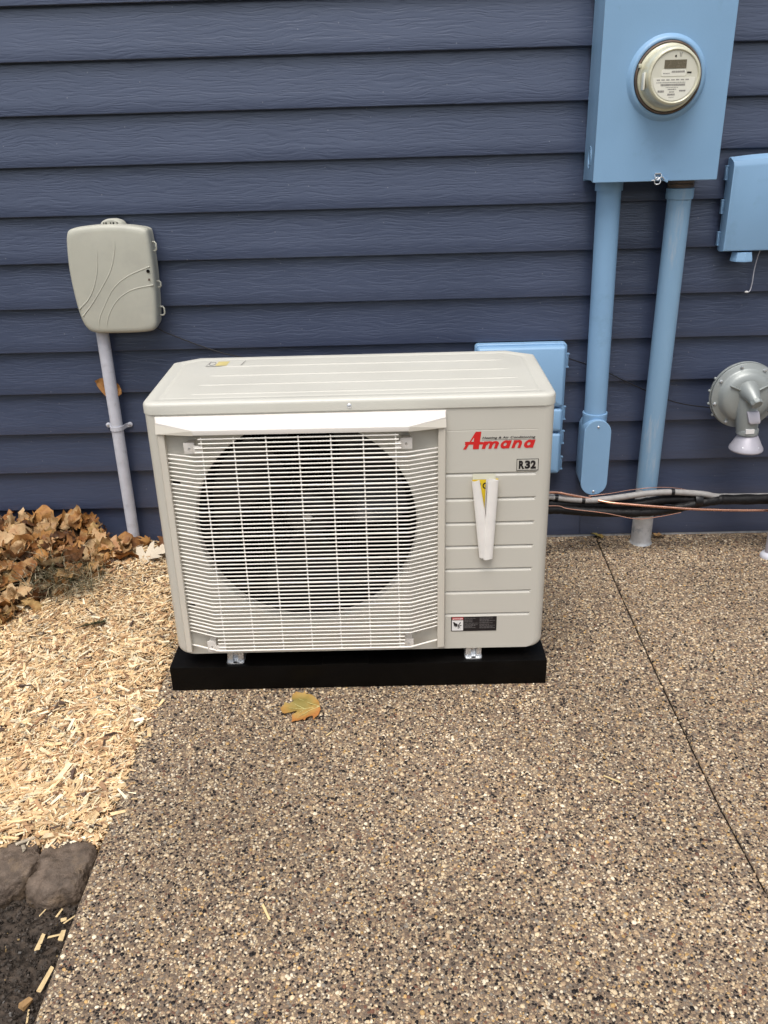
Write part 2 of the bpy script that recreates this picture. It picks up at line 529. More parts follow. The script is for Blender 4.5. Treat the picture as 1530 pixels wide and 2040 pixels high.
class MB:
    def __init__(s):
        s.v, s.f = [], []

    def add(s, vs, fs):
        o = len(s.v)
        s.v += [tuple(p) for p in vs]
        s.f += [tuple(i + o for i in q) for q in fs]
        return s

    def box(s, x0, x1, y0, y1, z0, z1):
        vs = [(x0, y0, z0), (x1, y0, z0), (x1, y1, z0), (x0, y1, z0), (x0, y0, z1), (x1, y0, z1), (x1, y1, z1), (x0, y1, z1)]
        return s.add(vs, [(0, 3, 2, 1), (4, 5, 6, 7), (0, 1, 5, 4), (1, 2, 6, 5), (2, 3, 7, 6), (3, 0, 4, 7)])

    def loft(s, rings, cap0=True, cap1=True, closed=True):
        n = len(rings[0])
        vs = [p for r in rings for p in r]
        fs = []
        for i in range(len(rings) - 1):
            for j in range(n if closed else n - 1):
                k = (j + 1) % n
                fs.append((i * n + j, i * n + k, (i + 1) * n + k, (i + 1) * n + j))
        if cap0:
            fs.append(tuple(range(n - 1, -1, -1)))
        if cap1:
            fs.append(tuple((len(rings) - 1) * n + j for j in range(n)))
        return s.add(vs, fs)

    def tube(s, pts, r, seg=10, cap=True, flat=1.0):
        P = [Vector(p) for p in pts]
        rr = r if isinstance(r, (list, tuple)) else [r] * len(P)
        T = []
        for i in range(len(P)):
            a = P[max(i - 1, 0)]
            b = P[min(i + 1, len(P) - 1)]
            T.append((b - a).normalized())
        up = Vector((0, 0, 1)) if abs(T[0].z) < 0.9 else Vector((0, 1, 0))
        rings = []
        for i, p in enumerate(P):
            x = up.cross(T[i])
            if x.length < 1e-6:
                x = Vector((1, 0, 0))
            x.normalize()
            y = T[i].cross(x).normalized()
            up = y if abs(y.dot(up)) > 0.3 else up
            rings.append([p + x * rr[i] * math.cos(2 * math.pi * k / seg) + y * rr[i] * flat * math.sin(2 * math.pi * k / seg)
                          for k in range(seg)])
        return s.loft(rings, cap, cap)

    def lathe(s, prof, c, axis='y', seg=48, cap0=False, cap1=False, sx=1.0):
        """prof: (radius, along) pairs; axis: the direction of 'along'."""
        rings = []
        for r, a in prof:
            ring = []
            for k in range(seg):
                t = 2 * math.pi * k / seg
                u, v = r * math.cos(t) * sx, r * math.sin(t)
                if axis == 'y':
                    ring.append((c[0] + u, c[1] + a, c[2] + v))
                elif axis == 'z':
                    ring.append((c[0] + u, c[1] + v, c[2] + a))
                else:
                    ring.append((c[0] + a, c[1] + u, c[2] + v))
            rings.append(ring)
        return s.loft(rings, cap0, cap1)

    def prism(s, poly, y0, y1):
        """polygon in XZ extruded along Y"""
        return s.loft([[(x, y0, z) for x, z in poly], [(x, y1, z) for x, z in poly]])

    def ball(s, c, r, seg=12, rings=7, sq=(1, 1, 1)):
        prof = [(max(1e-4, math.sin(math.pi * i / rings)), -math.cos(math.pi * i / rings)) for i in range(rings + 1)]
        rs = [[(c[0] + p * r * sq[0] * math.cos(2 * math.pi * k / seg), c[1] + p * r * sq[1] * math.sin(2 * math.pi * k / seg),
                c[2] + a * r * sq[2]) for k in range(seg)] for p, a in prof]
        return s.loft(rs)

    def mesh(s, name, m, smooth=35, bevel=0, recalc=True):
        me = bpy.data.meshes.new(name)
        me.from_pydata(s.v, [], s.f)
        if recalc or bevel:
            bm = bmesh.new()
            bm.from_mesh(me)
            if recalc:
                bmesh.ops.recalc_face_normals(bm, faces=bm.faces)
            if bevel:
                es = [e for e in bm.edges if len(e.link_faces) == 2 and e.calc_face_angle(0) > R(40)]
                bmesh.ops.bevel(bm, geom=es, offset=bevel, segments=2, profile=0.6, affect='EDGES', clamp_overlap=True)
            bm.to_mesh(me)
            bm.free()
        if m:
            me.materials.append(m)
        if smooth:
            me.shade_smooth()
            me.set_sharp_from_angle(angle=R(smooth))
        me.update()
        return me

    def part(s, name, m, parent=None, smooth=35, bevel=0, recalc=True, label=None):
        return link(name, s.mesh(name, m, smooth, bevel, recalc), parent, label)


def link(name, me, parent=None, label=None):
    o = bpy.data.objects.new(name, me)
    COL.objects.link(o)
    if parent is not None:
        o.parent = parent
        if parent in OFF_KEYS and OFF.get(parent.name):
            o.location = [-q for q in OFF[parent.name]]
    if label:
        o['label'] = label
    return o


OFF_KEYS = set()


def thing(name, label, cat, loc=(0, 0, 0), group=None, world=None, rotz=0.0):
    """Empty at the base of a thing. Children are written in coordinates whose origin is 'loc' away;
    world: where the Empty really stands (if its parts are written in a local frame)."""
    o = bpy.data.objects.new(name, None)
    COL.objects.link(o)
    o.empty_display_size = 0.1
    o.location = world if world is not None else loc
    o.rotation_euler = (0, 0, rotz)
    o['label'] = label
    o['category'] = cat
    if group:
        o['group'] = group
    OFF[o.name] = tuple(loc)
    OFF_KEYS.add(o)
    return o


def single(mb, name, m, label, cat, group=None, smooth=35, bevel=0, recalc=True):
    o = mb.part(name, m, None, smooth, bevel, recalc)
    recenter(o)
    o['label'] = label
    o['category'] = cat
    if group:
        o['group'] = group
    return o


def recenter(o):
    me = o.data
    n = len(me.vertices)
    co = np.empty(n * 3)
    me.vertices.foreach_get('co', co)
    co = co.reshape(-1, 3)
    c = np.array([(co[:, 0].min() + co[:, 0].max()) / 2, (co[:, 1].min() + co[:, 1].max()) / 2, co[:, 2].min()])
    me.vertices.foreach_set('co', (co - c).ravel())
    me.update()
    o.location = c


def struct(o, kind='structure'):
    o['kind'] = kind
    return o


def round_rect(x0, x1, z0, z1, r, seg=6):
    out = []
    for cx, cz, a0 in ((x1 - r, z1 - r, 0), (x0 + r, z1 - r, 90), (x0 + r, z0 + r, 180), (x1 - r, z0 + r, 270)):
        for k in range(seg + 1):
            a = R(a0 + 90 * k / seg)
            out.append((cx + r * math.cos(a), cz + r * math.sin(a)))
    return out


def inset_poly(P, d):
    """inset of a closed polygon (any winding) keeping the number of points"""
    n = len(P)
    A = sum(P[i][0] * P[(i + 1) % n][1] - P[(i + 1) % n][0] * P[i][1] for i in range(n))
    sg = 1 if A > 0 else -1
    out = []
    for i in range(n):
        a, b, c = Vector(P[i - 1]), Vector(P[i]), Vector(P[(i + 1) % n])
        e1, e2 = (b - a), (c - b)
        if e1.length < 1e-9 or e2.length < 1e-9:
            out.append(tuple(b))
            continue
        e1.normalize()
        e2.normalize()
        n1 = Vector((-e1.y, e1.x)) * sg
        n2 = Vector((-e2.y, e2.x)) * sg
        m = n1 + n2
        m.normalize()
        k = d / max(0.35, m.dot(n1))
        out.append(tuple(b + m * k))
    return out


def smooth_poly(P, it=2):
    for _ in range(it):
        Q = []
        n = len(P)
        for i in range(n):
            a, b = P[i], P[(i + 1) % n]
            Q.append((a[0] * .75 + b[0] * .25, a[1] * .75 + b[1] * .25))
            Q.append((a[0] * .25 + b[0] * .75, a[1] * .25 + b[1] * .75))
        P = Q
    return P


def spline(pts, n=8):
    """Catmull-Rom through 3-D points"""
    P = [Vector(p) for p in pts]
    P = [P[0] * 2 - P[1]] + P + [P[-1] * 2 - P[-2]]
    out = []
    for i in range(1, len(P) - 2):
        for k in range(n):
            t = k / n
            a, b, c, d = P[i - 1], P[i], P[i + 1], P[i + 2]
            out.append(0.5 * ((2 * b) + (c - a) * t + (2 * a - 5 * b + 4 * c - d) * t * t + (3 * b - a - 3 * c + d) * t ** 3))
    out.append(P[-2])
    return out


def text_mesh(body, x0, x1, z0, z1, y, shear=0.0, bold=0.0, thick=0.0003, res=4, space=1.0):
    cu = bpy.data.curves.new('lettering', 'FONT')
    cu.body = body
    cu.shear = shear
    cu.offset = bold
    cu.space_character = space
    cu.resolution_u = res
    cu.fill_mode = 'BOTH'
    ob = bpy.data.objects.new('lettering', cu)
    COL.objects.link(ob)
    bpy.context.view_layer.update()
    dg = bpy.context.evaluated_depsgraph_get()
    me = bpy.data.meshes.new_from_object(ob.evaluated_get(dg))
    bpy.data.objects.remove(ob)
    bpy.data.curves.remove(cu)
    vs = [v.co.copy() for v in me.vertices]
    ax, bx = min(v.x for v in vs), max(v.x for v in vs)
    ay, by = min(v.y for v in vs), max(v.y for v in vs)
    mb = MB()
    mb.add([(x0 + (v.x - ax) / (bx - ax) * (x1 - x0), y, z0 + (v.y - ay) / (by - ay) * (z1 - z0)) for v in vs],
           [tuple(p.vertices) for p in me.polygons])
    bpy.data.meshes.remove(me)
    return mb


def tinted(name, verts, faces, tint, m, smooth=False):
    """big joined mesh with one colour per vertex; verts (N,3), faces (M,k) arrays"""
    me = bpy.data.meshes.new(name)
    verts = np.asarray(verts, np.float32)
    faces = [np.asarray(f, np.int32) for f in (faces if isinstance(faces, list) else [faces])]
    nl = sum(f.size for f in faces)
    npoly = sum(len(f) for f in faces)
    me.vertices.add(len(verts))
    me.vertices.foreach_set('co', verts.ravel())
    me.loops.add(nl)
    me.loops.foreach_set('vertex_index', np.concatenate([f.ravel() for f in faces]))
    me.polygons.add(npoly)
    starts, tot = [], 0
    for f in faces:
        starts.append(tot + np.arange(len(f)) * f.shape[1])
        tot += f.size
    me.polygons.foreach_set('loop_start', np.concatenate(starts).astype(np.int32))
    me.update(calc_edges=True)
    me.validate()
    a = me.attributes.new('tint', 'FLOAT_COLOR', 'POINT')
    a.data.foreach_set('color', np.concatenate([np.asarray(tint, np.float32), np.ones((len(verts), 1), np.float32)], 1).ravel())
    me.materials.append(m)
    if smooth:
        me.shade_smooth()
    else:
        me.shade_flat()
    o = bpy.data.objects.new(name, me)
    COL.objects.link(o)
    return o


# ------------------------------------------------------------------ the ground
# wide earth sheet to the horizon
mb = MB()
mb.add([(-150, -150, -0.30), (150, -150, -0.30), (150, 150, -0.30), (-150, 150, -0.30)], [(0, 1, 2, 3)])
struct(mb.part('ground', M_GROUND, smooth=0, recalc=False))

SLAB_X = lambda y: -0.5855 - 0.0225 * (y + 0.77)       # left edge of the patio
JOINT = [(0.7445, 0.0), (0.731, -0.40), (0.7205, -0.80), (0.7135, -1.31), (0.7230, -1.60), (0.727, -2.4), (0.733, -4.2)]


def slab(name, left, right):
    """concrete panel between two polylines of (x, y), top at z=0"""
    mb = MB()
    rings = []
    for (lx, ly), (rx, ry) in zip(left, right):
        rings.append([(lx, ly, -0.11), (lx, ly, -0.0035), (lx + 0.0035, ly, 0), (rx - 0.0025, ry, 0), (rx, ry, -0.0025), (rx, ry, -0.11)])
    mb.loft(rings)
    return struct(mb.part(name, M_AGG, smooth=0))


ys = [q[1] for q in JOINT]
slab('patio_slab', [(SLAB_X(y), y) for y in ys], [(x - 0.0022, y) for x, y in JOINT])
slab('patio_slab', [(x + 0.0022, y) for x, y in JOINT], [(4.2, y) for y in ys])

mb = MB()
mb.loft([[(x - .0035, y, -0.02), (x + .0035, y, -0.02), (x + .0035, y, -0.006), (x - .0035, y, -0.006)] for x, y in JOINT])
struct(mb.part('joint_filler', mat('joint_dirt', (0.012, 0.009, 0.007), 0.9, 0.1), smooth=0))

# exposed pebbles: real little stones set in the cement where the camera stands
def pebbles():
    n = 92000
    y = RNG.uniform(-2.15, -0.004, n)
    x = RNG.uniform(-0.62, 1.62, n)
    # keep what the camera (and a step to its side) sees
    half = (2.75 + y) * 0.50 + 0.42
    lim = SLAB_X(y) + 0.006
    jx = np.interp(-y, [-q[1] for q in JOINT], [q[0] for q in JOINT])
    ok = (x > lim) & (np.abs(x - 0.05) < half + 0.35) & (np.abs(x - jx) > 0.0035)
    ok &= ~((x > -0.53) & (x < 0.41) & (y > -0.85) & (y < -0.42))
    x, y = x[ok], y[ok]
    n = len(x)
    r = np.clip(RNG.lognormal(np.log(0.0029), 0.28, n), 0.0015, 0.0054)
    asp = RNG.uniform(0.62, 1.0, n)
    rot = RNG.uniform(0, np.pi, n)
    h = r * RNG.uniform(0.25, 0.6, n)
    k = 6
    ang = np.arange(k) * 2 * np.pi / k
    jit = RNG.uniform(0.86, 1.14, (n, k))
    px = np.cos(ang)[None] * jit * r[:, None]
    py = np.sin(ang)[None] * jit * r[:, None] * asp[:, None]
    c, s_ = np.cos(rot)[:, None], np.sin(rot)[:, None]
    bx, by = px * c - py * s_, px * s_ + py * c
    V = np.zeros((n, 2 * k + 1, 3))
    V[:, :k, 0] = x[:, None] + bx
    V[:, :k, 1] = y[:, None] + by
    V[:, :k, 2] = -0.001
    V[:, k:2 * k, 0] = x[:, None] + bx * 0.78
    V[:, k:2 * k, 1] = y[:, None] + by * 0.78
    V[:, k:2 * k, 2] = (h * 0.72)[:, None]
    V[:, 2 * k, 0] = x
    V[:, 2 * k, 1] = y
    V[:, 2 * k, 2] = h
    base = (np.arange(n) * (2 * k + 1))[:, None, None]
    i = np.arange(k)
    j = (i + 1) % k
    quads = np.stack([i, j, j + k, i + k], 1)[None] + base
    tris = np.stack([i + k, j + k, np.full(k, 2 * k)], 1)[None] + base
    cols = np.array([q[0] for q in PEB])
    wt = np.array([q[1] for q in PEB], float)
    wt[4] *= 1.25
    wt[6] *= 1.3
    ci = RNG.choice(len(cols), n, p=wt / wt.sum())
    tint = cols[ci] * RNG.uniform(0.8, 1.22, (n, 1))
    # worn or damp zones
    zz = np.array([1 + 0.30 * noise.noise(Vector((a * 1.7, b * 1.7, 2))) + 0.16 * noise.noise(Vector((a * 6, b * 6, 7))) for a, b in zip(x.tolist(), y.tolist())])
    tint = tint * zz[:, None]
    T = np.repeat(tint, 2 * k + 1, 0)
    o = tinted('exposed_pebbles', V.reshape(-1, 3), [quads.reshape(-1, 4), tris.reshape(-1, 3)], T, M_PEB, smooth=True)
    o['kind'] = 'stuff'


pebbles()

# mulch bed under the chips
def bed_height(x, y):
    """top of the mulch: flush with the slab, sinking a little at its rim, rising under the leaf pile"""
    z = 0.004 + 0.010 * noise.noise(Vector((x * 5, y * 5, 0))) + 0.006 * noise.noise(Vector((x * 17, y * 17, 3)))
    edge = SLAB_X(y) - x
    z -= 0.012 * math.exp(-max(edge, 0) / 0.03)
    if y < -1.35:
        z -= (-1.35 - y) * 0.8
    z += 0.045 * math.exp(-((x + 1.15) ** 2 / 0.10 + (y + 0.12) ** 2 / 0.05))
    return z


mb = MB()
nx, ny = 60, 48
vs = []
for j in range(ny + 1):
    y = -1.39 + 1.39 * j / ny
    xr = SLAB_X(y) - 0.004
    for i in range(nx + 1):
        x = -3.2 + (xr + 3.2) * (i / nx) ** 0.6
        vs.append((x, y, bed_height(x, y) - 0.010))
fs = [(j * (nx + 1) + i, j * (nx + 1) + i + 1, (j + 1) * (nx + 1) + i + 1, (j + 1) * (nx + 1) + i) for j in range(ny) for i in range(nx)]
mb.add(vs, fs)
struct(mb.part('mulch_bed', M_BED, recalc=False))

# dark soil below the stones
mb = MB()
nx, ny = 150, 110
vs = []
for j in range(ny + 1):
    y = -3.6 + 2.28 * (j / ny) ** 0.62
    xr = SLAB_X(y) - 0.002
    for i in range(nx + 1):
        x = -3.2 + (xr + 3.2) * (i / nx) ** 0.45
        z = -0.062 + 0.012 * noise.noise(Vector((x * 6, y * 6, 9))) + 0.010 * noise.noise(Vector((x * 30, y * 30, 2))) \
            + 0.006 * noise.noise(Vector((x * 90, y * 90, 5)))
        vs.append((x, y, z))
fs = [(j * (nx + 1) + i, j * (nx + 1) + i + 1, (j + 1) * (nx + 1) + i + 1, (j + 1) * (nx + 1) + i) for j in range(ny) for i in range(nx)]
mb.add(vs, fs)
struct(mb.part('soil', M_SOIL, recalc=False))


def boxes(cx, cy, cz, L, Wd, T, yaw, pitch, roll, taper):
    n = len(cx)
    ux = np.array([-1, 1, 1, -1, -1, 1, 1, -1]) * .5
    uy = np.array([-1, -1, 1, 1, -1, -1, 1, 1]) * .5
    uz = np.array([-1, -1, -1, -1, 1, 1, 1, 1]) * .5
    X = ux[None] * L[:, None]
    tp = np.where(ux[None] > 0, taper[:, None], 1.0)
    Y = uy[None] * Wd[:, None] * tp + RNG.uniform(-.12, .12, (n, 8)) * Wd[:, None]
    Z = uz[None] * T[:, None]
    X = X + RNG.uniform(-.08, .08, (n, 8)) * L[:, None]
    cr, sr = np.cos(roll)[:, None], np.sin(roll)[:, None]
    Y, Z = Y * cr - Z * sr, Y * sr + Z * cr
    cp, sp = np.cos(pitch)[:, None], np.sin(pitch)[:, None]
    X, Z = X * cp - Z * sp, X * sp + Z * cp
    cy_, sy_ = np.cos(yaw)[:, None], np.sin(yaw)[:, None]
    X, Y = X * cy_ - Y * sy_, X * sy_ + Y * cy_
    V = np.stack([X + cx[:, None], Y + cy[:, None], Z + cz[:, None]], 2)
    F = np.array([(0, 3, 2, 1), (4, 5, 6, 7), (0, 1, 5, 4), (1, 2, 6, 5), (2, 3, 7, 6), (3, 0, 4, 7)])
    F = F[None] + (np.arange(n) * 8)[:, None, None]
    return V.reshape(-1, 3), F.reshape(-1, 4)


CHIPC = np.array([(0.74, 0.54, 0.30), (0.80, 0.64, 0.41), (0.63, 0.43, 0.23), (0.84, 0.73, 0.52), (0.46, 0.28, 0.15),
                  (0.32, 0.19, 0.11), (0.70, 0.48, 0.27), (0.10, 0.065, 0.05), (0.44, 0.38, 0.29)])
CHIPW = np.array([20, 19, 15, 13, 8, 5, 14, 3.5, 3], float)


def mulch():
    n1, n2 = 64000, 4500
    y = np.concatenate([RNG.uniform(-1.388, -0.003, n1), RNG.uniform(-1.395, -0.003, n2)])
    u = np.concatenate([RNG.uniform(0, 1, n1) * 1.0, 1.0 + RNG.uniform(0, 1, n2) * 1.3])
    xr = SLAB_X(y)
    x = xr - 0.002 - u
    n = len(x)
    big = RNG.random(n)
    L = np.where(big < 0.10, RNG.uniform(0.030, 0.062, n), np.where(big < 0.6, RNG.uniform(0.014, 0.032, n), RNG.uniform(0.006, 0.018, n)))
    Wd = np.where(big < 0.10, RNG.uniform(0.006, 0.013, n), np.where(big < 0.6, RNG.uniform(0.0022, 0.006, n), RNG.uniform(0.0015, 0.004, n)))
    # chips get bigger toward the camera, shredded near the house
    g = 0.58 + 0.46 * np.clip(-y / 1.3, 0, 1)
    L, Wd = L * g, Wd * g * 0.80
    T = Wd * RNG.uniform(0.25, 0.6, n)
    z = np.array([bed_height(a, b) for a, b in zip(x, y)]) + RNG.uniform(-0.004, 0.007, n)
    # a few shreds have spilled onto the slab
    sp_i = RNG.choice(n1, 110, replace=False)
    x[sp_i] = xr[sp_i] + RNG.exponential(0.012, 110)
    z[sp_i] = 0.003
    nearedge = np.clip((0.05 - (xr - x)) / 0.05, 0, 1)
    L = L * (1 - 0.4 * nearedge)
    V, F = boxes(x, y, z, L, Wd, T, RNG.uniform(0, 2 * np.pi, n), RNG.normal(0, 0.20, n), RNG.normal(0, 0.35, n), RNG.uniform(0.35, 1.0, n))
    ci = RNG.choice(len(CHIPC), n, p=CHIPW / CHIPW.sum())
    t = CHIPC[ci] * RNG.uniform(0.78, 1.18, (n, 1))
    o = tinted('wood_chip_mulch', V, F, np.repeat(t, 8, 0), M_CHIP)
    o['kind'] = 'stuff'


mulch()


def crumbs():
    n = 16000
    y = RNG.uniform(-2.6, -1.42, n)
    x = SLAB_X(y) - 0.004 - RNG.uniform(0, 1, n) ** 1.2 * 0.6
    z = np.full(n, -0.058) + RNG.uniform(-.004, .006, n)
    L = RNG.uniform(0.0012, 0.006, n)
    V, F = boxes(x, y, z, L, L * RNG.uniform(.5, 1, n), L * RNG.uniform(.5, .9, n), RNG.uniform(0, 6.28, n), RNG.normal(0, .6, n), RNG.normal(0, .6, n), RNG.uniform(.5, 1, n))
    base = np.array([(0.035, 0.028, 0.022), (0.075, 0.062, 0.052), (0.045, 0.034, 0.026), (0.13, 0.12, 0.11), (0.30, 0.21, 0.10)])
    ci = RNG.choice(5, n, p=[.42, .3, .24, .03, .01])
    o = tinted('soil_crumbs', V, F, np.repeat(base[ci] * RNG.uniform(.7, 1.3, (n, 1)), 8, 0), M_CHIP)
    o['kind'] = 'stuff'


crumbs()

# ------------------------------------------------------------------ house wall of lap siding
WX0, WX1 = -3.2, 4.2
PITCH, Z0 = 0.13808, 0.0061
wall = thing('house_wall', 'dark blue house wall of horizontal lap siding behind the heat pump', 'wall', (0.5, 0.03, 0))
MB().box(WX0, WX1, 0.0255, 0.20, -0.12, 3.2).part('wall_core', M_BACK, wall, smooth=0)


def board(z, x0, x1, last=False):
    mb = MB()
    D = 0.021
    prof = [(0.0250, z), (0.0014, z), (0.0002, z + 0.0012), (0.0, z + 0.003)]
    prof += [(D * (t ** 0.92), z + 0.003 + (PITCH + 0.001) * t) for t in (0.25, 0.5, 0.75, 1.0)]
    prof += [(D, z + PITCH + 0.012), (0.0250, z + PITCH + 0.012)]
    # the exposed face leans back to sit under the lip of the next board
    mb.loft([[(x0, y, zz) for y, zz in prof], [(x1, y, zz) for y, zz in prof]])
    return mb.part('siding_board', M_SID, wall, smooth=25)


MB().box(WX0, WX1, 0.003, 0.0252, -0.002, Z0 - 0.0005).part('starter_strip', M_GALVP, wall, smooth=0)
for k in range(23):
    z = Z0 + PITCH * k
    if k == 0:
        board(z, WX0, 0.6872)
        board(z, 0.6885, WX1)
    else:
        board(z, WX0, WX1)

# plain house shape added behind the camera, unseen, to block the low sky
nb = thing('sky_blocker_house', 'unseen beige house shape added behind the camera to block low sky light', 'house', (0, -15, -0.3))
MB().box(-11, 11, -18.0, -12.6, -0.3, 2.7).part('wall', mat('sky_blocker_siding', (0.30, 0.28, 0.25), 0.6, 0.3), nb, smooth=0)
MB().loft([[(-11.5, -12.1, 2.7), (-11.5, -18.5, 2.7), (-11.5, -15.3, 4.6)], [(11.5, -12.1, 2.7), (11.5, -18.5, 2.7), (11.5, -15.3, 4.6)]]).part('roof', mat('roof_shingle', (0.07, 0.065, 0.06), 0.8, 0.2, var=.2), nb, smooth=0)

# ------------------------------------------------------------------ air conditioner
UY, UYAW = -0.85634, 0.00519
BASE = (-0.0556, 0.21, 0.0738)
cA, sA = math.cos(UYAW), math.sin(UYAW)
wloc = (BASE[0] * cA - BASE[1] * sA, UY + BASE[0] * sA + BASE[1] * cA, BASE[2])
unit = thing('heat_pump', 'beige side discharge heat pump unit with white wire fan grille on black pad', 'air conditioner',
             BASE, world=wloc, rotz=UYAW)
ZB, ZL, ZT = 0.1018, 0.7425, 0.7703
OUT = [(-0.5275, -0.003), (0.4140, -0.003), (0.4225, 0.377), (0.353, 0.430), (-0.477, 0.430), (-0.5400, 0.380)]
RAD = [0.030, 0.030, 0.010, 0.012, 0.012, 0.010]


def rounded(P, rads, seg=6):
    out = []
    n = len(P)
    for i in range(n):
        a, b, c = Vector(P[i - 1]), Vector(P[i]), Vector(P[(i + 1) % n])
        u, v = (a - b).normalized(), (c - b).normalized()
        ang = u.angle(v)
        t = rads[i] / math.tan(ang / 2)
        bis = (u + v).normalized()
        cc = b + bis * (rads[i] / math.sin(ang / 2))
        p0, p1 = b + u * t - cc, b + v * t - cc
        a0 = math.atan2(p0.y, p0.x)
        a1 = math.atan2(p1.y, p1.x)
        d = (a1 - a0 + math.pi) % (2 * math.pi) - math.pi
        for k in range(seg + 1):
            q = a0 + d * k / seg
            out.append((cc.x + rads[i] * math.cos(q), cc.y + rads[i] * math.sin(q)))
    return out


def lid_ring(d, z):
    P = inset_poly(OUT, d)
    return [(x, y, z) for x, y in rounded(P, [max(0.003, r - d) for r in RAD])]


mb = MB()
mb.loft([lid_ring(0.0035, ZL + 0.0005), lid_ring(0.0, ZL + 0.0008), lid_ring(0, ZT - 0.0085), lid_ring(0.0012, ZT - 0.0045), lid_ring(0.0040, ZT - 0.0015),
         lid_ring(0.0085, ZT), lid_ring(0.030, ZT - 0.0003), lid_ring(0.0335, ZT - 0.0022), lid_ring(0.037, ZT - 0.0008),
         lid_ring(0.045, ZT - 0.0004)], True, True)
lid = mb.part('top_panel', M_LID, unit, smooth=50)
for y, xa, xb in ((0.3245, -0.405, 0.330), (0.2318, -0.415, 0.335), (0.146, -0.425, 0.345), (0.0663, -0.430, 0.350)):
    r_ = [[(x, y + dy * wd, ZT - 0.0004 + dz * h) for dy, dz in ((-1, 0), (-.6, .75), (0, 1), (.6, .75), (1, 0))]
          for x, wd, h in ((xa, .002, .0001), (xa + .02, .0055, .0016), (xb - .02, .0055, .0016), (xb, .002, .0001))]
    MB().loft(r_, True, True, closed=False).part('pressed_rib', M_LID, lid, smooth=60)

# cabinet sides and back, with the front wrapped on as its own panel
BODY = [(-0.5245, 0.0), (0.4112, 0.0), (0.4195, 0.377), (0.351, 0.427), (-0.475, 0.427), (-0.537, 0.380)]
BR = [0.022, 0.022, 0.008, 0.01, 0.01, 0.008]
bp_ = rounded(BODY, BR, 6)
# ring starts where the front flat ends: drop the front edge by leaving the loop open
nfl = 7


def body_ring(z, sh=0.0):
    pts = []
    for i, (x, y) in enumerate(bp_):
        k = max(0.0, 1 - y / 0.022)
        pts.append((x + (sh if x < 0 else -sh) * (1 if y < .2 else .3), y, z))
    return pts[nfl:] + pts[:nfl]        # from right front corner round the back to the left front corner


mb = MB()
rings = []
for t in (0, 0.15, 0.35, 0.6, 1.0):
    z = ZB + 0.022 * t
    rings.append(body_ring(z, 0.022 - math.sqrt(max(0, 0.022 ** 2 - (0.022 * (1 - t)) ** 2))))
rings.append(body_ring(ZL + 0.004))
mb.loft(rings, False, False, closed=False)
mb.part('cabinet', M_BEIGE, unit, smooth=40)
# floor of the cabinet, just above its lower rim
MB().loft([[(x, y, ZB + 0.012) for x, y in inset_poly(rounded(BODY, BR, 4), 0.004)], [(x, y, ZB + 0.016) for x, y in inset_poly(rounded(BODY, BR, 4), 0.004)]]).part('base_pan', M_BEIGE, unit)

# front panel: grid with a round fan opening and pressed grooves
FC, FR = (-0.1700, 0.4590), 0.2685
FX0, FX1 = bp_[6][0], bp_[7][0]
GROOVES = [0.5795, 0.5160, 0.4530, 0.3905, 0.3276, 0.2648, 0.2007]


def edge_x(z, x):
    if z < ZB + 0.022:
        q = 0.022 - math.sqrt(max(0, 0.022 ** 2 - (ZB + 0.022 - z) ** 2))
        lo, hi = FX0 + q, FX1 - q
        return min(max(x, lo), hi)
    return x


mb = MB()
# square patch with the hole
hs_ = 0.288
seg = 96
inner, mid, outer = [], [], []
for k in range(seg):
    a = 2 * math.pi * k / seg + math.pi / 4
    c, s_ = math.cos(a), math.sin(a)
    inner.append((FC[0] + FR * c, 0.0, FC[1] + FR * s_))
    q = hs_ / max(abs(c), abs(s_))
    outer.append((FC[0] + q * c, 0.0, FC[1] + q * s_))
lipr = []
for dr, dy in ((0.0, 0.0), (-0.0018, 0.0006), (-0.0035, 0.0024), (-0.0045, 0.006), (-0.0045, 0.030)):
    lipr.append([(FC[0] + (FR + dr) * math.cos(2 * math.pi * k / seg + math.pi / 4), dy,
                  FC[1] + (FR + dr) * math.sin(2 * math.pi * k / seg + math.pi / 4)) for k in range(seg)])
mb.loft([outer] + lipr, False, False)
sq = (FC[0] - hs_, FC[0] + hs_, FC[1] - hs_, FC[1] + hs_)
mb.add([(FX0, 0, sq[2]), (sq[0], 0, sq[2]), (sq[0], 0, sq[3]), (FX0, 0, sq[3])], [(0, 1, 2, 3)])
mb.add([(FX0, 0, sq[3]), (sq[1], 0, sq[3]), (sq[1], 0, ZL + .003), (FX0, 0, ZL + .003)], [(0, 1, 2, 3)])
zl_ = [ZB, ZB + .0015, ZB + .004, ZB + .008, ZB + .014, ZB + .022, sq[2]]
vs, fs = [], []
for z in zl_:
    for x in (FX0, sq[0], sq[1]):
        vs.append((edge_x(z, x), 0, z))
fs = [(r_ * 3 + c, r_ * 3 + c + 1, r_ * 3 + c + 4, r_ * 3 + c + 3) for r_ in range(len(zl_) - 1) for c in range(2)]
mb.add(vs, fs)
# right field with grooves
gx = [sq[1], 0.150, 0.372, 0.3765, FX1]
gw = [0, 1, 1, 0, 0]
rows = [(z, 0) for z in zl_[:-1]] + [(sq[2], 0)]
gr = []
for g in GROOVES:
    gr += [(g - 0.0055, 0.0), (g - 0.0035, 0.0008), (g + 0.0020, 0.0050), (g + 0.0033, 0.0050), (g + 0.0040, 0.0005), (g + 0.0046, 0.0)]
rows = [(z, 0) for z in zl_[:-1]] + sorted(gr + [(0.60, 0), (0.686, 0.0), (0.6875, 0.0004), (0.6890, 0.0), (ZL + .003, 0)])
vs = [(edge_x(z, x), d * w_, z) for z, d in rows for x, w_ in zip(gx, gw)]
nc = len(gx)
fs = [(r_ * nc + c, r_ * nc + c + 1, (r_ + 1) * nc + c + 1, (r_ + 1) * nc + c) for r_ in range(len(rows) - 1) for c in range(nc - 1)]
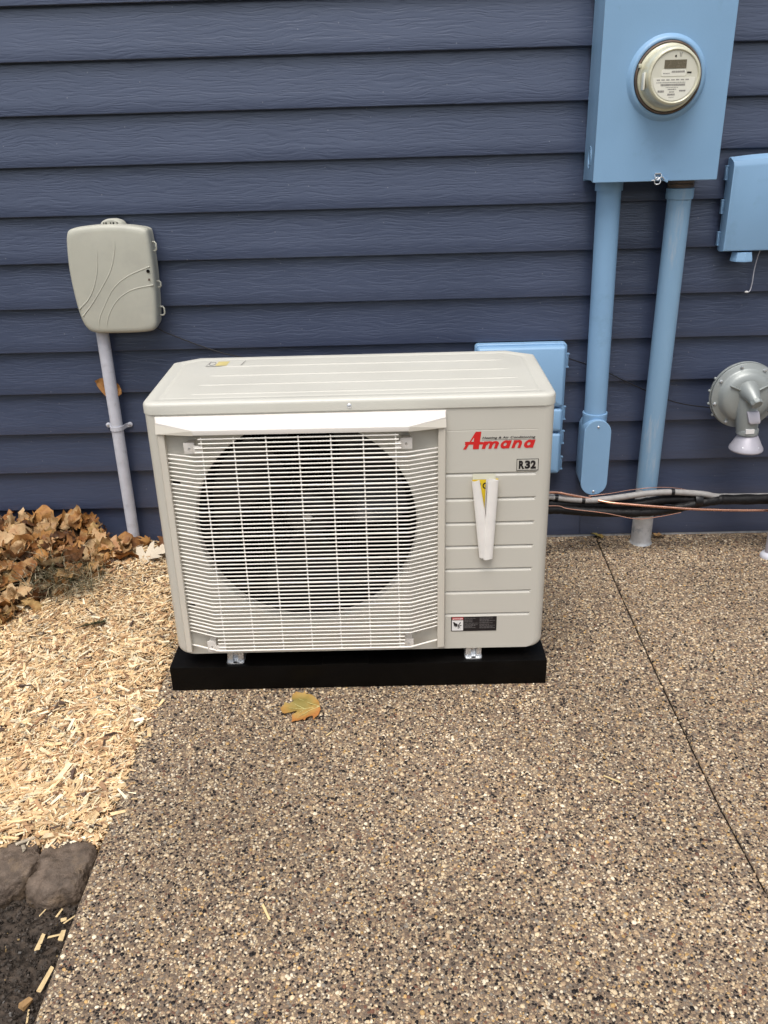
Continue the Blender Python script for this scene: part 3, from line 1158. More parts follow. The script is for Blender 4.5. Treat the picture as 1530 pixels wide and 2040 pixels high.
mb.add(vs, fs)
front = mb.part('front_panel', M_BEIGE, unit, smooth=0, recalc=False)
# slots at the left margin and a pressed swirl round the opening
for x, z in ((-0.470, 0.5765), (-0.4735, 0.2440)):
    MB().box(x - .008, x + .010, -0.0004, 0.0002, z - .0045, z + .0045).part('slot', M_SHROUD, front, smooth=0)
mb = MB()
mb.tube([(FC[0] + 0.281 * math.cos(R(a)), 0.0012, FC[1] + 0.281 * math.sin(R(a))) for a in range(0, 361, 4)], 0.0022, 6, cap=False)
mb.part('pressed_ring', M_BEIGE, front, smooth=60)

# shroud, coil and fan inside
mb = MB()
mb.lathe([(FR - .0045, 0.030), (FR - .006, 0.034), (FR - .010, 0.14), (FR + .02, 0.16)], (FC[0], 0, FC[1]), 'y', 72)
mb.part('fan_shroud', M_SHROUD, unit)
mb = MB()
for i in range(70):
    x = FX0 + 0.01 + i * 0.0088
    mb.box(x, x + .0012, 0.335, 0.36, ZB + .03, ZL - .02)
mb.box(FX0, 0.20, 0.362, 0.366, ZB + .02, ZL - .01)
mb.part('coil', M_COIL, unit, smooth=0)
MB().box(0.118, 0.124, 0.032, 0.36, ZB + .02, ZL).part('partition_plate', M_SHROUD, unit, smooth=0)
fan = MB()
fan.lathe([(0.0001, 0.050), (0.020, 0.050), (0.045, 0.054), (0.058, 0.064), (0.062, 0.085), (0.062, 0.15)], (FC[0], 0, FC[1]), 'y', 40, False, True)
fan = fan.part('fan', M_FAN, unit, smooth=50)
MB().lathe([(0.0001, 0.042), (0.009, 0.042), (0.010, 0.046), (0.010, 0.052)], (FC[0], 0, FC[1]), 'y', 12).part('hub_nut', M_GALV, fan)
for b in range(3):
    a0 = R(18 + 120 * b)
    mb = MB()
    rings = []
    for i in range(9):
        t = i / 8
        r_ = 0.055 + (0.245 - 0.055) * t
        wid = R(46 + 38 * t)
        sweep = R(26) * t * t
        row, row2 = [], []
        for j in range(9):
            s_ = j / 8 - 0.5
            a = a0 + sweep + s_ * wid
            yy = 0.095 + s_ * 0.085 * (1 - 0.25 * t) + 0.018 * math.cos(s_ * math.pi) - 0.01 * t
            row.append((FC[0] + r_ * math.cos(a), yy - .0015, FC[1] + r_ * math.sin(a)))
            row2.append((FC[0] + r_ * math.cos(a), yy + .0015, FC[1] + r_ * math.sin(a)))
        rings.append(row + row2[::-1])
    mb.loft(rings)
    mb.part('blade', M_FAN, fan, smooth=50)

# grille: hood, rails, wires, clips
grille = MB()
HX0, HX1, RX0, RX1 = -0.4984, 0.1632, -0.4060, 0.0775
HZ, GD = 0.7385, -0.050
# hood: sloping top, front lip, cheeks
hz0 = HZ
top = [(HX0, -0.0004, hz0), (HX1, -0.0004, hz0 - .0005), (HX1, -0.006, hz0 - .0055), (HX0, -0.006, hz0 - .0055)]


def hood_ring(x, yf, zr):
    """section of the hood at x: back top, crown, ridge, lip bottom, inside"""
    return [(x, -0.0005, hz0), (x, -0.0045, hz0 - 0.0015), (x, yf, zr), (x, yf - .0005, zr - .002), (x, yf, zr - .0105), (x, yf + .003, zr - .0112),
            (x, yf + .003, zr - .004), (x, -0.0005, min(hz0 - .006, zr + .002))]


mb = MB()
secs = [hood_ring(HX0, -0.0065, 0.7265), hood_ring(HX0 + .002, -0.0085, 0.7262), hood_ring(RX0 - .001, GD + .0005, 0.7187), hood_ring(RX0 + .002, GD, 0.7184),
        hood_ring(RX1 - .002, GD, 0.7165), hood_ring(RX1 + .001, GD + .0005, 0.7168), hood_ring(HX1 - .002, -0.0085, 0.7235), hood_ring(HX1, -0.0065, 0.7238)]
mb.loft(secs)
hood = mb.part('hood', M_WHITE, unit, smooth=28)
# cheek faces of the hood, deeper than the lip, reaching down to the rails
for sx, xo, xr, z0_, z1_ in ((1, HX0, RX0, 0.7262, 0.7180), (-1, HX1, RX1, 0.7235, 0.7160)):
    P = [(xo, -0.0066, z0_), (xr, GD - .0002, z1_), (xr, GD - .0002, z1_ - .0112), (xo, -0.0150, 0.7010)]
    Q = [(xo, -0.0006, z0_), (xr, GD + .0035, z1_ - .0005), (xr, GD + .0035, z1_ - .0112), (xo, -0.0006, 0.7010)]
    MB().loft([P, Q]).part('hood_cheek', M_RAIL, hood, smooth=0)
for xa, xb, x2a, x2b, zt, zb in ((-0.4975, -0.4795, -0.4990, -0.4825, 0.7040, 0.1150), (0.1448, 0.1635, 0.1425, 0.1620, 0.7005, 0.1140)):
    inner_left = xa < -0.3
    mb = MB()
    if inner_left:
        rg = lambda x0, x1, z: [(x0, -0.0005, z), (x0, -0.007, z), (x0 + .003, -0.0135, z), (x1 - .001, -0.0160, z), (x1, -0.0150, z), (x1, -0.0005, z)]
    else:
        rg = lambda x0, x1, z: [(x0, -0.0005, z), (x0, -0.0150, z), (x0 + .001, -0.0160, z), (x1 - .003, -0.0135, z), (x1, -0.007, z), (x1, -0.0005, z)]
    mb.loft([rg(xa, xb, zt), rg(x2a, x2b, zb + .002), [(x, y * .8 - .0001, zb) for x, y, z in rg(x2a, x2b, zb)]])
    mb.part('side_rail', M_RAIL, unit, smooth=25)

grl = thing  # noqa
g_anchor = MB().tube([(-0.39, -0.0425, 0.700), (-0.39, -0.0425, 0.1375)], 0.0017, 8).part('wire_grille', M_WIRE, unit)


def wire_mesh(pts, r, seg=8):
    return MB().tube(pts, r, seg).mesh('grille_wire', M_WIRE, 60)


YF, YR = -0.0450, -0.0070


def path(full, xa=None, xb=None, dz=-0.0045):
    if full:
        return [(-0.4815, YR, dz), (-0.478, YR, dz), (-0.4100, YF + .0015, -0.0003), (-0.4065, YF + .0003, 0), (-0.402, YF, 0), (0.069, YF, 0),
                (0.0735, YF + .0003, 0), (0.077, YF + .0015, -0.0003), (0.143, YR, dz), (0.147, YR, dz)]
    return [(xa, YF, 0), (xb, YF, 0)]


me_full, me_fat = wire_mesh(path(True), 0.0018), wire_mesh(path(True), 0.0024)
me_s1 = wire_mesh(path(False, -0.3965, 0.0545), 0.0018)
me_s2 = wire_mesh(path(False, -0.406, 0.0600), 0.0018)


def gw_(me, z):
    o = bpy.data.objects.new('grille_wire', me)
    COL.objects.link(o)
    o.parent = g_anchor
    o.location = (0, 0, z)


PW = 0.010552
for k in range(5, 1, -1):
    gw_(me_s1 if k > 3 else me_s2, 0.6439 + PW * k)
for k in range(1, -45, -1):
    gw_(me_fat if k % 6 == 0 else me_full, 0.6439 + PW * k)
for k in (-45, -46, -47):
    gw_(me_s2, 0.6439 + PW * k)
gw_(me_fat, 0.6439 - PW * 48 + .0004)
for i in range(1, 7):
    x = -0.3900 + 0.07292 * i
    MB().tube([(x, -0.0425, 0.700), (x, -0.0425, 0.1375)], 0.0017, 8).part('upright_wire', M_WIRE, g_anchor)
# clips
for x0, x1, z0, z1, d in ((-0.4335, -0.4085, 0.6590, 0.6850, 1), (0.0575, 0.0850, 0.6580, 0.6850, -1),
                          (-0.4370, -0.4150, 0.1275, 0.1590, 1), (0.0585, 0.0820, 0.1280, 0.1540, -1)):
    yc = -0.031
    mb = MB().box(x0, x1, yc - .002, yc, z0, z1)
    ax0, ax1 = (x1, -0.388) if d > 0 else (0.049, x0)
    zc = (z0 + z1) / 2
    mb.box(min(ax0, ax1), max(ax0, ax1), YF + .0020, YF + .0035, zc - .010, zc + .009)
    xe = x1 if d > 0 else x0
    mb.box(xe - .0008, xe + .0008, YF + .0022, yc - .0004, zc - .009, zc + .008)
    mb.box(x0 + .003, x1 - .003, yc + .0005, -0.0005, z0 + .004, z0 + .007)
    mb.box(x0 + .003, x1 - .003, yc + .0005, -0.0005, z1 - .007, z1 - .004)
    clip = mb.part('grille_clip', M_WHITE, unit, bevel=0.0007)
    MB().lathe([(0.0022, -.0012), (0.0028, 0.0)], ((x0 + x1) / 2, yc - .0021, zc), 'y', 10, True).part('clip_screw', M_GALV, clip)
    if z0 < 0.3:
        xs = x0 - .014 if d > 0 else x1 + .004
        MB().box(xs, xs + .014, -0.004, -0.0006, z1 - .002, z1 + .012).part('clip_pad', M_BEIGE, clip, bevel=0.0008)
        MB().lathe([(0.0001, -0.0052), (0.003, -0.0048), (0.0034, -0.0042)], (xs + .008, 0, z1 + .005), 'y', 10).part('clip_pad_screw', M_GALV, clip)

MB().lathe([(0.0001, -0.0030), (0.0025, -0.0030), (0.0045, -0.0018), (0.0055, -0.0006), (0.0055, 0.0)], (-0.0553, -0.003, 0.7535), 'y', 12).part('lid_screw', M_GALV, unit)

# feet: pressed galvanised brackets
for xa, xb in ((-0.4010, -0.3555), (0.2140, 0.2585)):
    xm = (xa + xb) / 2
    mb = MB()
    P = [(x, y) for x, y in round_rect(xa, xb, -0.0085, 0.060, 0.007, 4)]
    mb.loft([[(x, y, 0.0722) for x, y in P], [(x, y, 0.0755) for x, y in P]])
    ft = mb.part('foot_bracket', M_GALV, unit, bevel=0.0006)
    for sgn in (-1, 1):
        x0, x1 = (xa + .0015, xm - .0065) if sgn < 0 else (xm + .0065, xb - .0015)
        mb = MB()
        mb.loft([[(x0, 0.001, 0.0756), (x1, 0.001, 0.0756), (x1, 0.014, 0.0756), (x0, 0.014, 0.0756)],
                 [(x0 + .001, 0.004, 0.092), (x1, 0.004, 0.092), (x1, 0.014, 0.092), (x0 + .001, 0.014, 0.092)],
                 [(x0 + .003, 0.006, 0.1130), (x1, 0.006, 0.1130), (x1, 0.014, 0.1130), (x0 + .003, 0.014, 0.1130)]])
        mb.part('foot_gusset', M_GALV, ft, bevel=0.0012)
        MB().ball((xm + sgn * .0125, -0.0035, 0.0757), 0.0028, 10, 6, (1.3, .8, .5)).part('foot_dimple', M_GALV, ft)
    MB().box(xm - .0062, xm + .0062, 0.010, 0.014, 0.0756, 0.1130).part('foot_web', M_GALV, ft)
    MB().ball((xm, -0.0030, 0.0750), 0.0050, 12, 6, (1.3, .8, .3)).part('foot_hole', M_SHROUD, ft)

# printing on the front
A_ = [(0.2027, 0.6419), (0.2099, 0.6417), (0.2162, 0.6535), (0.2262, 0.6533), (0.2255, 0.6420), (0.2393, 0.6421), (0.2397, 0.6530), (0.2490, 0.6533),
      (0.2500, 0.6590), (0.2413, 0.6598), (0.2443, 0.6843), (0.2315, 0.6843), (0.2176, 0.6604), (0.2064, 0.6604), (0.2078, 0.6565), (0.2066, 0.6545), (0.2085, 0.6520)]


def flat_poly(P, y):
    bm = bmesh.new()
    f = bm.faces.new([bm.verts.new((x, y, z)) for x, z in P])
    f.normal_update()
    bmesh.ops.triangulate(bm, faces=[f])
    mb = MB()
    bm.verts.index_update()
    mb.add([tuple(v.co) for v in bm.verts], [tuple(v.index for v in q.verts) for q in bm.faces])
    bm.free()
    return mb


lg = flat_poly(A_, -0.0006)
SH = 0.30
ly = [-0.00064]


def strip(outer, inn, fx):
    ly[0] -= 0.00002
    n = len(outer)
    P = [fx(*p) for p in outer] + [fx(*p) for p in inn]
    lg.add([(x, ly[0], z) for x, z in P], [(k, k + 1, n + k + 1, n + k) for k in range(n - 1)])


def el(cx, cy, rx, ry, a0, a1, n=28):
    return [(cx + rx * math.cos(R(a0 + (a1 - a0) * k / n)), cy + ry * math.sin(R(a0 + (a1 - a0) * k / n))) for k in range(n + 1)]


def glyph(ch, x0, x1, z0, z1):
    h = z1 - z0
    w_ = (x1 - x0) - SH * h
    fx = lambda u, v: (x0 + u * w_ + SH * v * h, z0 + v * h)
    quad = lambda a, b, c, d: strip([(a, c), (b, c)], [(a, d), (b, d)], fx)
    if ch == 'a':
        strip(el(.47, .5, .49, .52, 0, 360), el(.47, .5, .17, .20, 0, 360), fx)
        quad(.70, 1.06, 0, 1)
    elif ch == 'n':
        quad(0, .36, 0, 1)
        strip(el(.55, .56, .47, .46, 180, 0), el(.55, .50, .15, .22, 180, 0), fx)
        quad(.68, 1.02, 0, .58)
    else:
        quad(0, .23, 0, 1)
        for c in (.37, .74):
            strip(el(c, .56, .30, .46, 180, 0), el(c, .50, .07, .22, 180, 0), fx)
            quad(c + .06, c + .27, 0, .58)


glyph('m', 0.2455, 0.2862, 0.6424, 0.6605)
glyph('a', 0.2868, 0.3135, 0.6424, 0.6618)
glyph('n', 0.3140, 0.3402, 0.6426, 0.6618)
glyph('a', 0.3408, 0.3680, 0.6426, 0.6620)
logo = lg.part('brand_lettering', M_RED, unit, smooth=0, recalc=False, label='red slanted brand name lettering')
flat_poly([(0.2278, 0.6705), (0.2212, 0.6607), (0.2268, 0.6606)], -0.0011).part('letter_counter', M_BEIGE, logo, smooth=0, recalc=False)
t = text_mesh('Heating & Air Conditioning', 0.2468, 0.3686, 0.6650, 0.6716, -0.0006, shear=0.2, bold=0.024, space=1.04)
t.add([(0.2456, -.0006, 0.6635), (0.3684, -.0006, 0.6635), (0.3684, -.0006, 0.6642), (0.2456, -.0006, 0.6642)], [(0, 1, 2, 3)])
t.part('small_lettering', M_BLACK, unit, smooth=0, recalc=False, label='small black slanted lettering above the red name')
# R32 plate
mb = MB().box(0.3277, 0.3787, -0.0008, -0.0004, 0.5868, 0.6157)
pl = mb.part('refrigerant_label', M_BEIGE, unit, smooth=0, label='black framed refrigerant label')
mb = MB()
for a in ((0.3277, 0.3787, 0.6145, 0.6157), (0.3277, 0.3787, 0.5868, 0.5880), (0.3277, 0.3289, 0.5880, 0.6145), (0.3775, 0.3787, 0.5880, 0.6145)):
    mb.box(a[0], a[1], -0.0012, -0.0008, a[2], a[3])
mb.part('label_frame', M_BLACK, pl, smooth=0)
for ch, xa, xb in (('R', 0.3328, 0.3460), ('3', 0.3468, 0.3594), ('2', 0.3602, 0.3728)):
    text_mesh(ch, xa, xb, 0.5908, 0.6114, -0.0013, bold=0.058).part('label_lettering', M_BLACK, pl, smooth=0, recalc=False)
# warning sticker
mb = MB().box(0.1780, 0.2930, -0.0010, -0.0003, 0.1530, 0.1944)
ws = mb.part('warning_sticker', M_BLACK, unit, smooth=0, label='black warning sticker with a red header and a hand pictogram')
MB().box(0.1806, 0.2087, -0.0014, -0.0010, 0.1866, 0.1932).part('red_header', M_REDL, ws, smooth=0)
text_mesh('DANGER', 0.1865, 0.2078, 0.1879, 0.1919, -0.0016, bold=0.03).part('header_lettering', M_LABEL, ws, smooth=0, recalc=False)
flat_poly([(0.1815, 0.1878), (0.1855, 0.1878), (0.1835, 0.1920)], -0.0016).part('alert_triangle', M_LABEL, ws, smooth=0, recalc=False)
MB().box(0.1802, 0.2086, -0.0014, -0.0010, 0.1552, 0.1848).part('pictogram_plate', M_LABEL, ws, smooth=0)
mb = flat_poly([(0.1828, 0.1800), (0.1862, 0.1800), (0.1895, 0.1770), (0.1935, 0.1755), (0.1950, 0.1715), (0.1935, 0.1690), (0.1915, 0.1660),
                (0.1900, 0.1640), (0.1885, 0.1690), (0.1868, 0.1700), (0.1865, 0.1650), (0.1850, 0.1690), (0.1848, 0.1740)], -0.0016)
for P in ([(0.1950, 0.1712), (0.2010, 0.1795), (0.2032, 0.1800), (0.2012, 0.1750), (0.1965, 0.1690)],
          [(0.1955, 0.1690), (0.2040, 0.1716), (0.2045, 0.1696), (0.1990, 0.1672)],
          [(0.1945, 0.1690), (0.1965, 0.1688), (0.1972, 0.1610), (0.1955, 0.1605)],
          [(0.1965, 0.1680), (0.1985, 0.1668), (0.2020, 0.1625), (0.2005, 0.1618)]):
    q = flat_poly(P, -0.0016)
    mb.add(q.v, q.f)
mb.part('pictogram', M_BLACK, ws, smooth=0, recalc=False)
mb = MB()
for cx0, cx1 in ((0.2118, 0.2470), (0.2500, 0.2890)):
    z = 0.1905
    random.seed(5)
    while z > 0.1600:
        e = cx1 - random.choice((0, 0.002, 0.006, 0.015))
        x = cx0
        while x < e:
            wd = random.uniform(0.002, 0.007)
            mb.add([(x, -.0013, z - .0010), (min(x + wd, e), -.0013, z - .0010), (min(x + wd, e), -.0013, z + .0004), (x, -.0013, z + .0004)], [(0, 1, 2, 3)])
            x += wd + 0.0011
        z -= 0.0029 if random.random() > .2 else 0.0042
mb.part('fine_print', M_GREYPR, ws, smooth=0, recalc=False)
# sticker on the lid
mb = MB()
zt = ZT - .0002
mb.add([(-0.441, 0.324, zt + .0008), (-0.351, 0.326, zt + .0008), (-0.345, 0.379, zt + .0008), (-0.436, 0.377, zt + .0008)], [(0, 1, 2, 3)])
st = mb.part('lid_sticker', M_LID, unit, smooth=0, recalc=False, label='small yellow and clear sticker on the lid')
MB().add([(-0.418, 0.329, zt + .0012), (-0.388, 0.329, zt + .0012), (-0.386, 0.374, zt + .0012), (-0.416, 0.374, zt + .0012)], [(0, 1, 2, 3)]).part('yellow_field', M_YELW, st, smooth=0, recalc=False)
mb = MB()
for a, b in (((-0.441, 0.324), (-0.351, 0.326)), ((-0.351, 0.326), (-0.345, 0.379)), ((-0.436, 0.377), (-0.441, 0.324))):
    d = Vector((b[0] - a[0], b[1] - a[1])).normalized()
    nn = Vector((-d.y, d.x)) * 0.0006
    mb.add([(a[0] - nn.x, a[1] - nn.y, zt + .0012), (b[0] - nn.x, b[1] - nn.y, zt + .0012), (b[0] + nn.x, b[1] + nn.y, zt + .0012), (a[0] + nn.x, a[1] + nn.y, zt + .0012)], [(0, 1, 2, 3)])
for k in range(24):
    a0, a1 = 2 * math.pi * k / 24, 2 * math.pi * (k + 1) / 24
    mb.add([(-0.428 + r_ * math.cos(a) * .009, 0.351 + r_ * math.sin(a) * .018, zt + .0013) for r_, a in ((1, a0), (1, a1), (.82, a1), (.82, a0))], [(0, 1, 2, 3)])
mb.part('sticker_print', M_GREYPR, st, smooth=0, recalc=False)

# ------------------------------------------------------------------ rolled energy label on the front (own thing)
pb = (0.254, -0.012, 0.365)
wl = (pb[0] * cA - pb[1] * sA, UY + pb[0] * sA + pb[1] * cA, pb[2])
paper = thing('rolled_label', 'rolled white paper energy label with yellow inside taped to the unit front', 'paper label', pb, world=wl, rotz=UYAW)
# yellow inner sheet
mb = MB()
mb.loft([[(0.2250, -0.0035, 0.5690), (0.2860, -0.0035, 0.5690), (0.2860, -0.0030, 0.5690), (0.2250, -0.0030, 0.5690)],
         [(0.2450, -0.0060, 0.372), (0.2760, -0.0060, 0.372), (0.2760, -0.0055, 0.372), (0.2450, -0.0055, 0.372)]])
yel = mb.part('yellow_sheet', M_YEL, paper, smooth=0)
text_mesh('G', 0.2492, 0.2612, 0.5440, 0.5600, -0.0042, bold=0.03, res=8).part('sheet_lettering', M_BLACK, yel, smooth=0, recalc=False)
MB().add([(0.2425, -.0042, 0.5475), (0.2450, -.0042, 0.5500), (0.2452, -.0042, 0.5580), (0.2432, -.0042, 0.5590)], [(0, 1, 2, 3)]).part('sheet_lettering', M_BLACK, yel, smooth=0, recalc=False)


def curl(xl_t, xr_t, xl_b, xr_b, zt, zb, dep, a0, a1, name, seg=18, yoff=-0.004, spiral=0.0):
    """open rolled sheet: arc cross-section from angle a0 to a1 (deg), lofted from top to bottom"""
    mb = MB()
    rings = []
    for t in [i / 10 for i in range(11)]:
        xl, xr = xl_t + (xl_b - xl_t) * t, xr_t + (xr_b - xr_t) * t
        cx, rx = (xl + xr) / 2, (xr - xl) / 2
        z = zt + (zb - zt) * t
        o_, i_ = [], []
        for k in range(seg + 1):
            a = R(a0 + (a1 - a0) * k / seg)
            sp = 1 - spiral * k / seg
            wob = 1 + 0.015 * math.sin(3 * a + 5 * t)
            o_.append((cx + rx * sp * wob * math.cos(a), yoff - dep * .5 - dep * .5 * sp * wob * math.sin(a), z + 0.0012 * math.sin(a * 2)))
            i_.append((cx + (rx * sp * wob - .0004) * math.cos(a), yoff - dep * .5 - (dep * .5 * sp * wob - .0004) * math.sin(a), z + 0.0012 * math.sin(a * 2)))
        rings.append(o_ + i_[::-1])
    mb.loft(rings)
    return mb.part(name, M_PAPER, paper, smooth=45)


curl(0.2560, 0.2878, 0.2500, 0.2790, 0.5690, 0.3640, 0.017, -200, 190, 'right_roll', spiral=0.25)
curl(0.2225, 0.2415, 0.2445, 0.2760, 0.5690, 0.3680, 0.013, -10, 190, 'left_roll', spiral=0.0)
mb = MB()
mb.loft([[(0.2262, -0.0012, 0.5815), (0.2788, -0.0012, 0.5805), (0.2788, -0.0008, 0.5805), (0.2262, -0.0008, 0.5815)],
         [(0.2255, -0.0040, 0.5680), (0.2800, -0.0040, 0.5680), (0.2800, -0.0036, 0.5680), (0.2255, -0.0036, 0.5680)]])
mb.part('tape_strip', M_TAPE, paper, smooth=0)

# ------------------------------------------------------------------ black pad under the unit
pc = (-0.0625, 0.22, 0)
wl = (pc[0] * cA - pc[1] * sA, UY + pc[0] * sA + pc[1] * cA, 0)
pad = thing('equipment_pad', 'low black plastic pad standing on the patio under the beige unit', 'equipment pad', pc, world=wl, rotz=UYAW)
mb = MB().box(-0.5470, 0.4235, -0.0180, 0.470, 0.001, 0.0718)
pad_b = mb.part('pad_body', M_BLACKP, pad, bevel=0.0030)
MB().box(-0.153, -0.035, -0.0176, 0.020, 0.0710, 0.0738).part('raised_boss', M_BLACKP, pad, bevel=0.0012)

# ------------------------------------------------------------------ grey box on the left with its conduit
box = thing('utility_box', 'beige grey plastic telecom box with curved ridges above a grey conduit', 'utility box', (-0.80, -0.04, 0.769))
GB = [(-0.9182, 1.0646), (-0.9238, 1.016), (-0.9275, 0.9591), (-0.9239, 0.8831), (-0.918, 0.8300), (-0.908, 0.7918), (-0.8860, 0.7710),
      (-0.832, 0.7689), (-0.7042, 0.7697), (-0.6847, 0.7840), (-0.6812, 0.8125), (-0.6762, 0.859), (-0.6724, 0.9352), (-0.672, 0.9851),
      (-0.6737, 1.0657), (-0.6821, 1.0779), (-0.7315, 1.0864), (-0.7764, 1.0899), (-0.8323, 1.0889), (-0.9050, 1.0822)]
GBs = smooth_poly(GB, 2)
mb = MB()
rr = []
for d, y in ((0.004, -0.034), (0.0, -0.038), (0.0, -0.070), (0.0012, -0.0745), (0.0045, -0.0785), (0.010, -0.0808), (0.018, -0.0818), (0.10, -0.0822)):
    k_ = 1 - d / 0.135
    rr.append([(-0.797 + (x + 0.797) * k_, y, 0.930 + (z - 0.930) * (1 - d / 0.16)) for x, z in GBs])
mb.loft(rr)
cover = mb.part('cover', M_NID, box, smooth=60)
mb = MB()
P2 = smooth_poly(inset_poly(GB, 0.004), 2)
mb.loft([[(x, -0.0005, z) for x, z in P2], [(x, -0.0338, z) for x, z in P2]])
mb.part('backplate', M_NID, box, smooth=50)
for nm, pts, r_ in (('g1', [(-0.8298, 1.0341), (-0.8345, 0.9902), (-0.8419, 0.9531), (-0.8596, 0.9083), (-0.8807, 0.8758), (-0.9130, 0.8470)], 0.0022),
                    ('g2', [(-0.7728, 1.0569), (-0.7796, 1.0134), (-0.7996, 0.9596), (-0.8333, 0.9102), (-0.8728, 0.8602), (-0.9060, 0.8250)], 0.0022),
                    ('g3', [(-0.8628, 0.7800), (-0.8560, 0.8150), (-0.8414, 0.8439), (-0.8005, 0.9043), (-0.7509, 0.9409), (-0.6800, 0.9680)], 0.0020),
                    ('g4', [(-0.8417, 0.7790), (-0.8259, 0.8254), (-0.7926, 0.871), (-0.7439, 0.9004), (-0.6770, 0.9135)], 0.0020)):
    sp_ = spline([(x, -0.0812, z) for x, z in pts], 10)
    n_ = len(sp_)
    MB().tube(sp_, [r_ * min(1, 0.15 + 6 * i / n_) for i in range(n_)], 8).part('raised_ridge', M_NID, cover, smooth=60)
MB().lathe([(0.0052, -0.0835), (0.0052, -0.0828), (0.0040, -0.0826), (0.0001, -0.0826)], (-0.6865, 0, 0.9545), 'y', 16).part('screw_hole', M_SHROUD, cover)
MB().lathe([(0.0001, -0.0838), (0.0028, -0.0838), (0.0036, -0.0828)], (-0.6865, 0, 0.9300), 'y', 14).part('cover_screw', M_RUST, cover)
for z in (1.0213, 0.9096, 0.8285):
    mb = MB()
    pts = [(-0.676, -0.040, z + .013), (-0.668, -0.040, z + .013), (-0.664, -0.040, z + .008), (-0.664, -0.040, z - .008), (-0.668, -0.040, z - .013), (-0.678, -0.040, z - .013)]
    if z == 0.9096:
        pts = [(p[0] - .001, p[1], z + (p[2] - z) * .7) for p in pts]
    mb.tube(pts, 0.0028, 8)
    mb.part('hinge_loop', M_NID, box, smooth=60)
# vented cap on top
mb = MB()
mb.loft([[(-0.7878 + rx * math.cos(a) * 1.0, -0.052 + dy, 1.083 + rz * max(0, math.sin(a))) for a in [math.pi * k / 20 for k in range(21)]]
         for rx, rz, dy in ((0.0345, 0.0195, 0.045), (0.0355, 0.0215, 0.012), (0.034, 0.0205, 0.006), (0.029, 0.017, 0.0))])
cap = mb.part('vent_cap', M_NID, box, smooth=50)
for x in (-0.808, -0.801, -0.7875, -0.779, -0.768):
    wv = 0.0020 if x in (-0.801, -0.779) else 0.0013
    MB().box(x - wv, x + wv, -0.0535, -0.050, 1.0885, 1.0945).part('vent_slot', M_SHROUD, cap, smooth=0)

con = thing('grey_conduit', 'thin grey plastic conduit running down the wall into the leaf pile', 'conduit', (-0.874, -0.03, -0.03))
MB().tube([(-0.8722, -0.030, 0.7700), (-0.8755, -0.030, -0.04)], 0.0195, 24).part('pipe', M_GREYPVC, con)
mb = MB()
prof = []
for k in range(13):
    a = math.pi + math.pi * k / 12
    prof.append((-0.8737 + 0.0225 * math.cos(a), -0.030 + 0.0225 * math.sin(a)))
prof = [(-0.8737 - 0.040, -0.004), (-0.8737 - 0.028, -0.006), (-0.8737 - 0.0235, -0.020)] + prof + [(-0.8737 + 0.0235, -0.020), (-0.8737 + 0.028, -0.006), (-0.8737 + 0.040, -0.004)]
inn = [(x + (0.0015 if x < -0.8737 else -0.0015), y + .0022) for x, y in prof]
loop = prof + inn[::-1]
mb.loft([[(x, y, 0.4415) for x, y in loop], [(x, y, 0.4560) for x, y in loop]])
strap = mb.part('strap', M_GREYPVC, con, smooth=50)
for s_ in (-1, 1):
    x = -0.8737 + s_ * 0.036
    MB().lathe([(0.0085, -0.0015), (0.0085, -0.0045), (0.006, -0.006), (0.0001, -0.0065)], (x, 0, 0.4500), 'y', 16).part('strap_ear', M_GREYPVC, strap)
    MB().lathe([(0.0001, -0.0095), (0.003, -0.0088), (0.004, -0.0065)], (x, 0, 0.4500), 'y', 12).part('strap_screw', M_GALV, strap)

# ------------------------------------------------------------------ blue meter box and meter
mbx = thing('meter_box', 'large pale blue painted electric meter box on the dark siding', 'meter box', (0.792, -0.07, 1.1720))
BX0, BX1, BF, BZ0, BZ1 = 0.6185, 0.9660, -0.1400, 1.1720, 1.960
mb = MB()
mb.add([(BX0 + .002, -0.0005, BZ0), (BX1 - .002, -0.0005, BZ0), (BX1 - .002, -0.0005, BZ1), (BX0 + .002, -0.0005, BZ1)], [(0, 1, 2, 3)])
mb.box(BX0 + .002, BX1 - .002, BF + .0022, -0.0005, BZ0 + .004, BZ1 - .002)
mb.part('enclosure', M_BLUE, mbx, bevel=0.002)
mc = (0.7965, -0.140, 1.4315)
# cover with rolled edges and a drawn collar round the meter
mb = MB()
P = round_rect(BX0, BX1, BZ0, BZ1, 0.003, 3)
mb.loft([[(x, BF + .016, z) for x, z in P], [(x, BF + .0012, z) for x, z in P], [(x, BF, z) for x, z in inset_poly(P, 0.0014)]])
cv_ = mb.part('box_cover', M_BLUE, mbx, smooth=40)
mb = MB()
mb.lathe([(0.1080, 0.0012), (0.1060, -0.0006), (0.1030, -0.0045), (0.0995, -0.0095), (0.0965, -0.0120), (0.0925, -0.0130), (0.0900, -0.0120), (0.0895, 0.002)],
         mc, 'y', 72)
mb.part('meter_collar', M_BLUE, cv_, smooth=60)
for zc, r_ in ((1.2365, 0.0215), (1.2365, 0.014)):
    MB().tube([(BX0 + .0021 - 0.0002, -0.070 + r_ * math.cos(a), zc + r_ * 1.35 * math.sin(a)) for a in [2 * math.pi * k / 32 for k in range(33)]], 0.0013, 6, cap=False).part('knockout_ring', M_BLUE, mbx, smooth=60)
# faint stamped lines on the cover
mb = MB()
for i, zz in enumerate((1.232, 1.226, 1.217)):
    mb.box(0.775 + .002 * i, 0.822, BF - .0004, BF, zz, zz + .0012)
mb.part('stamped_lines', M_BLUE, cv_, smooth=0)
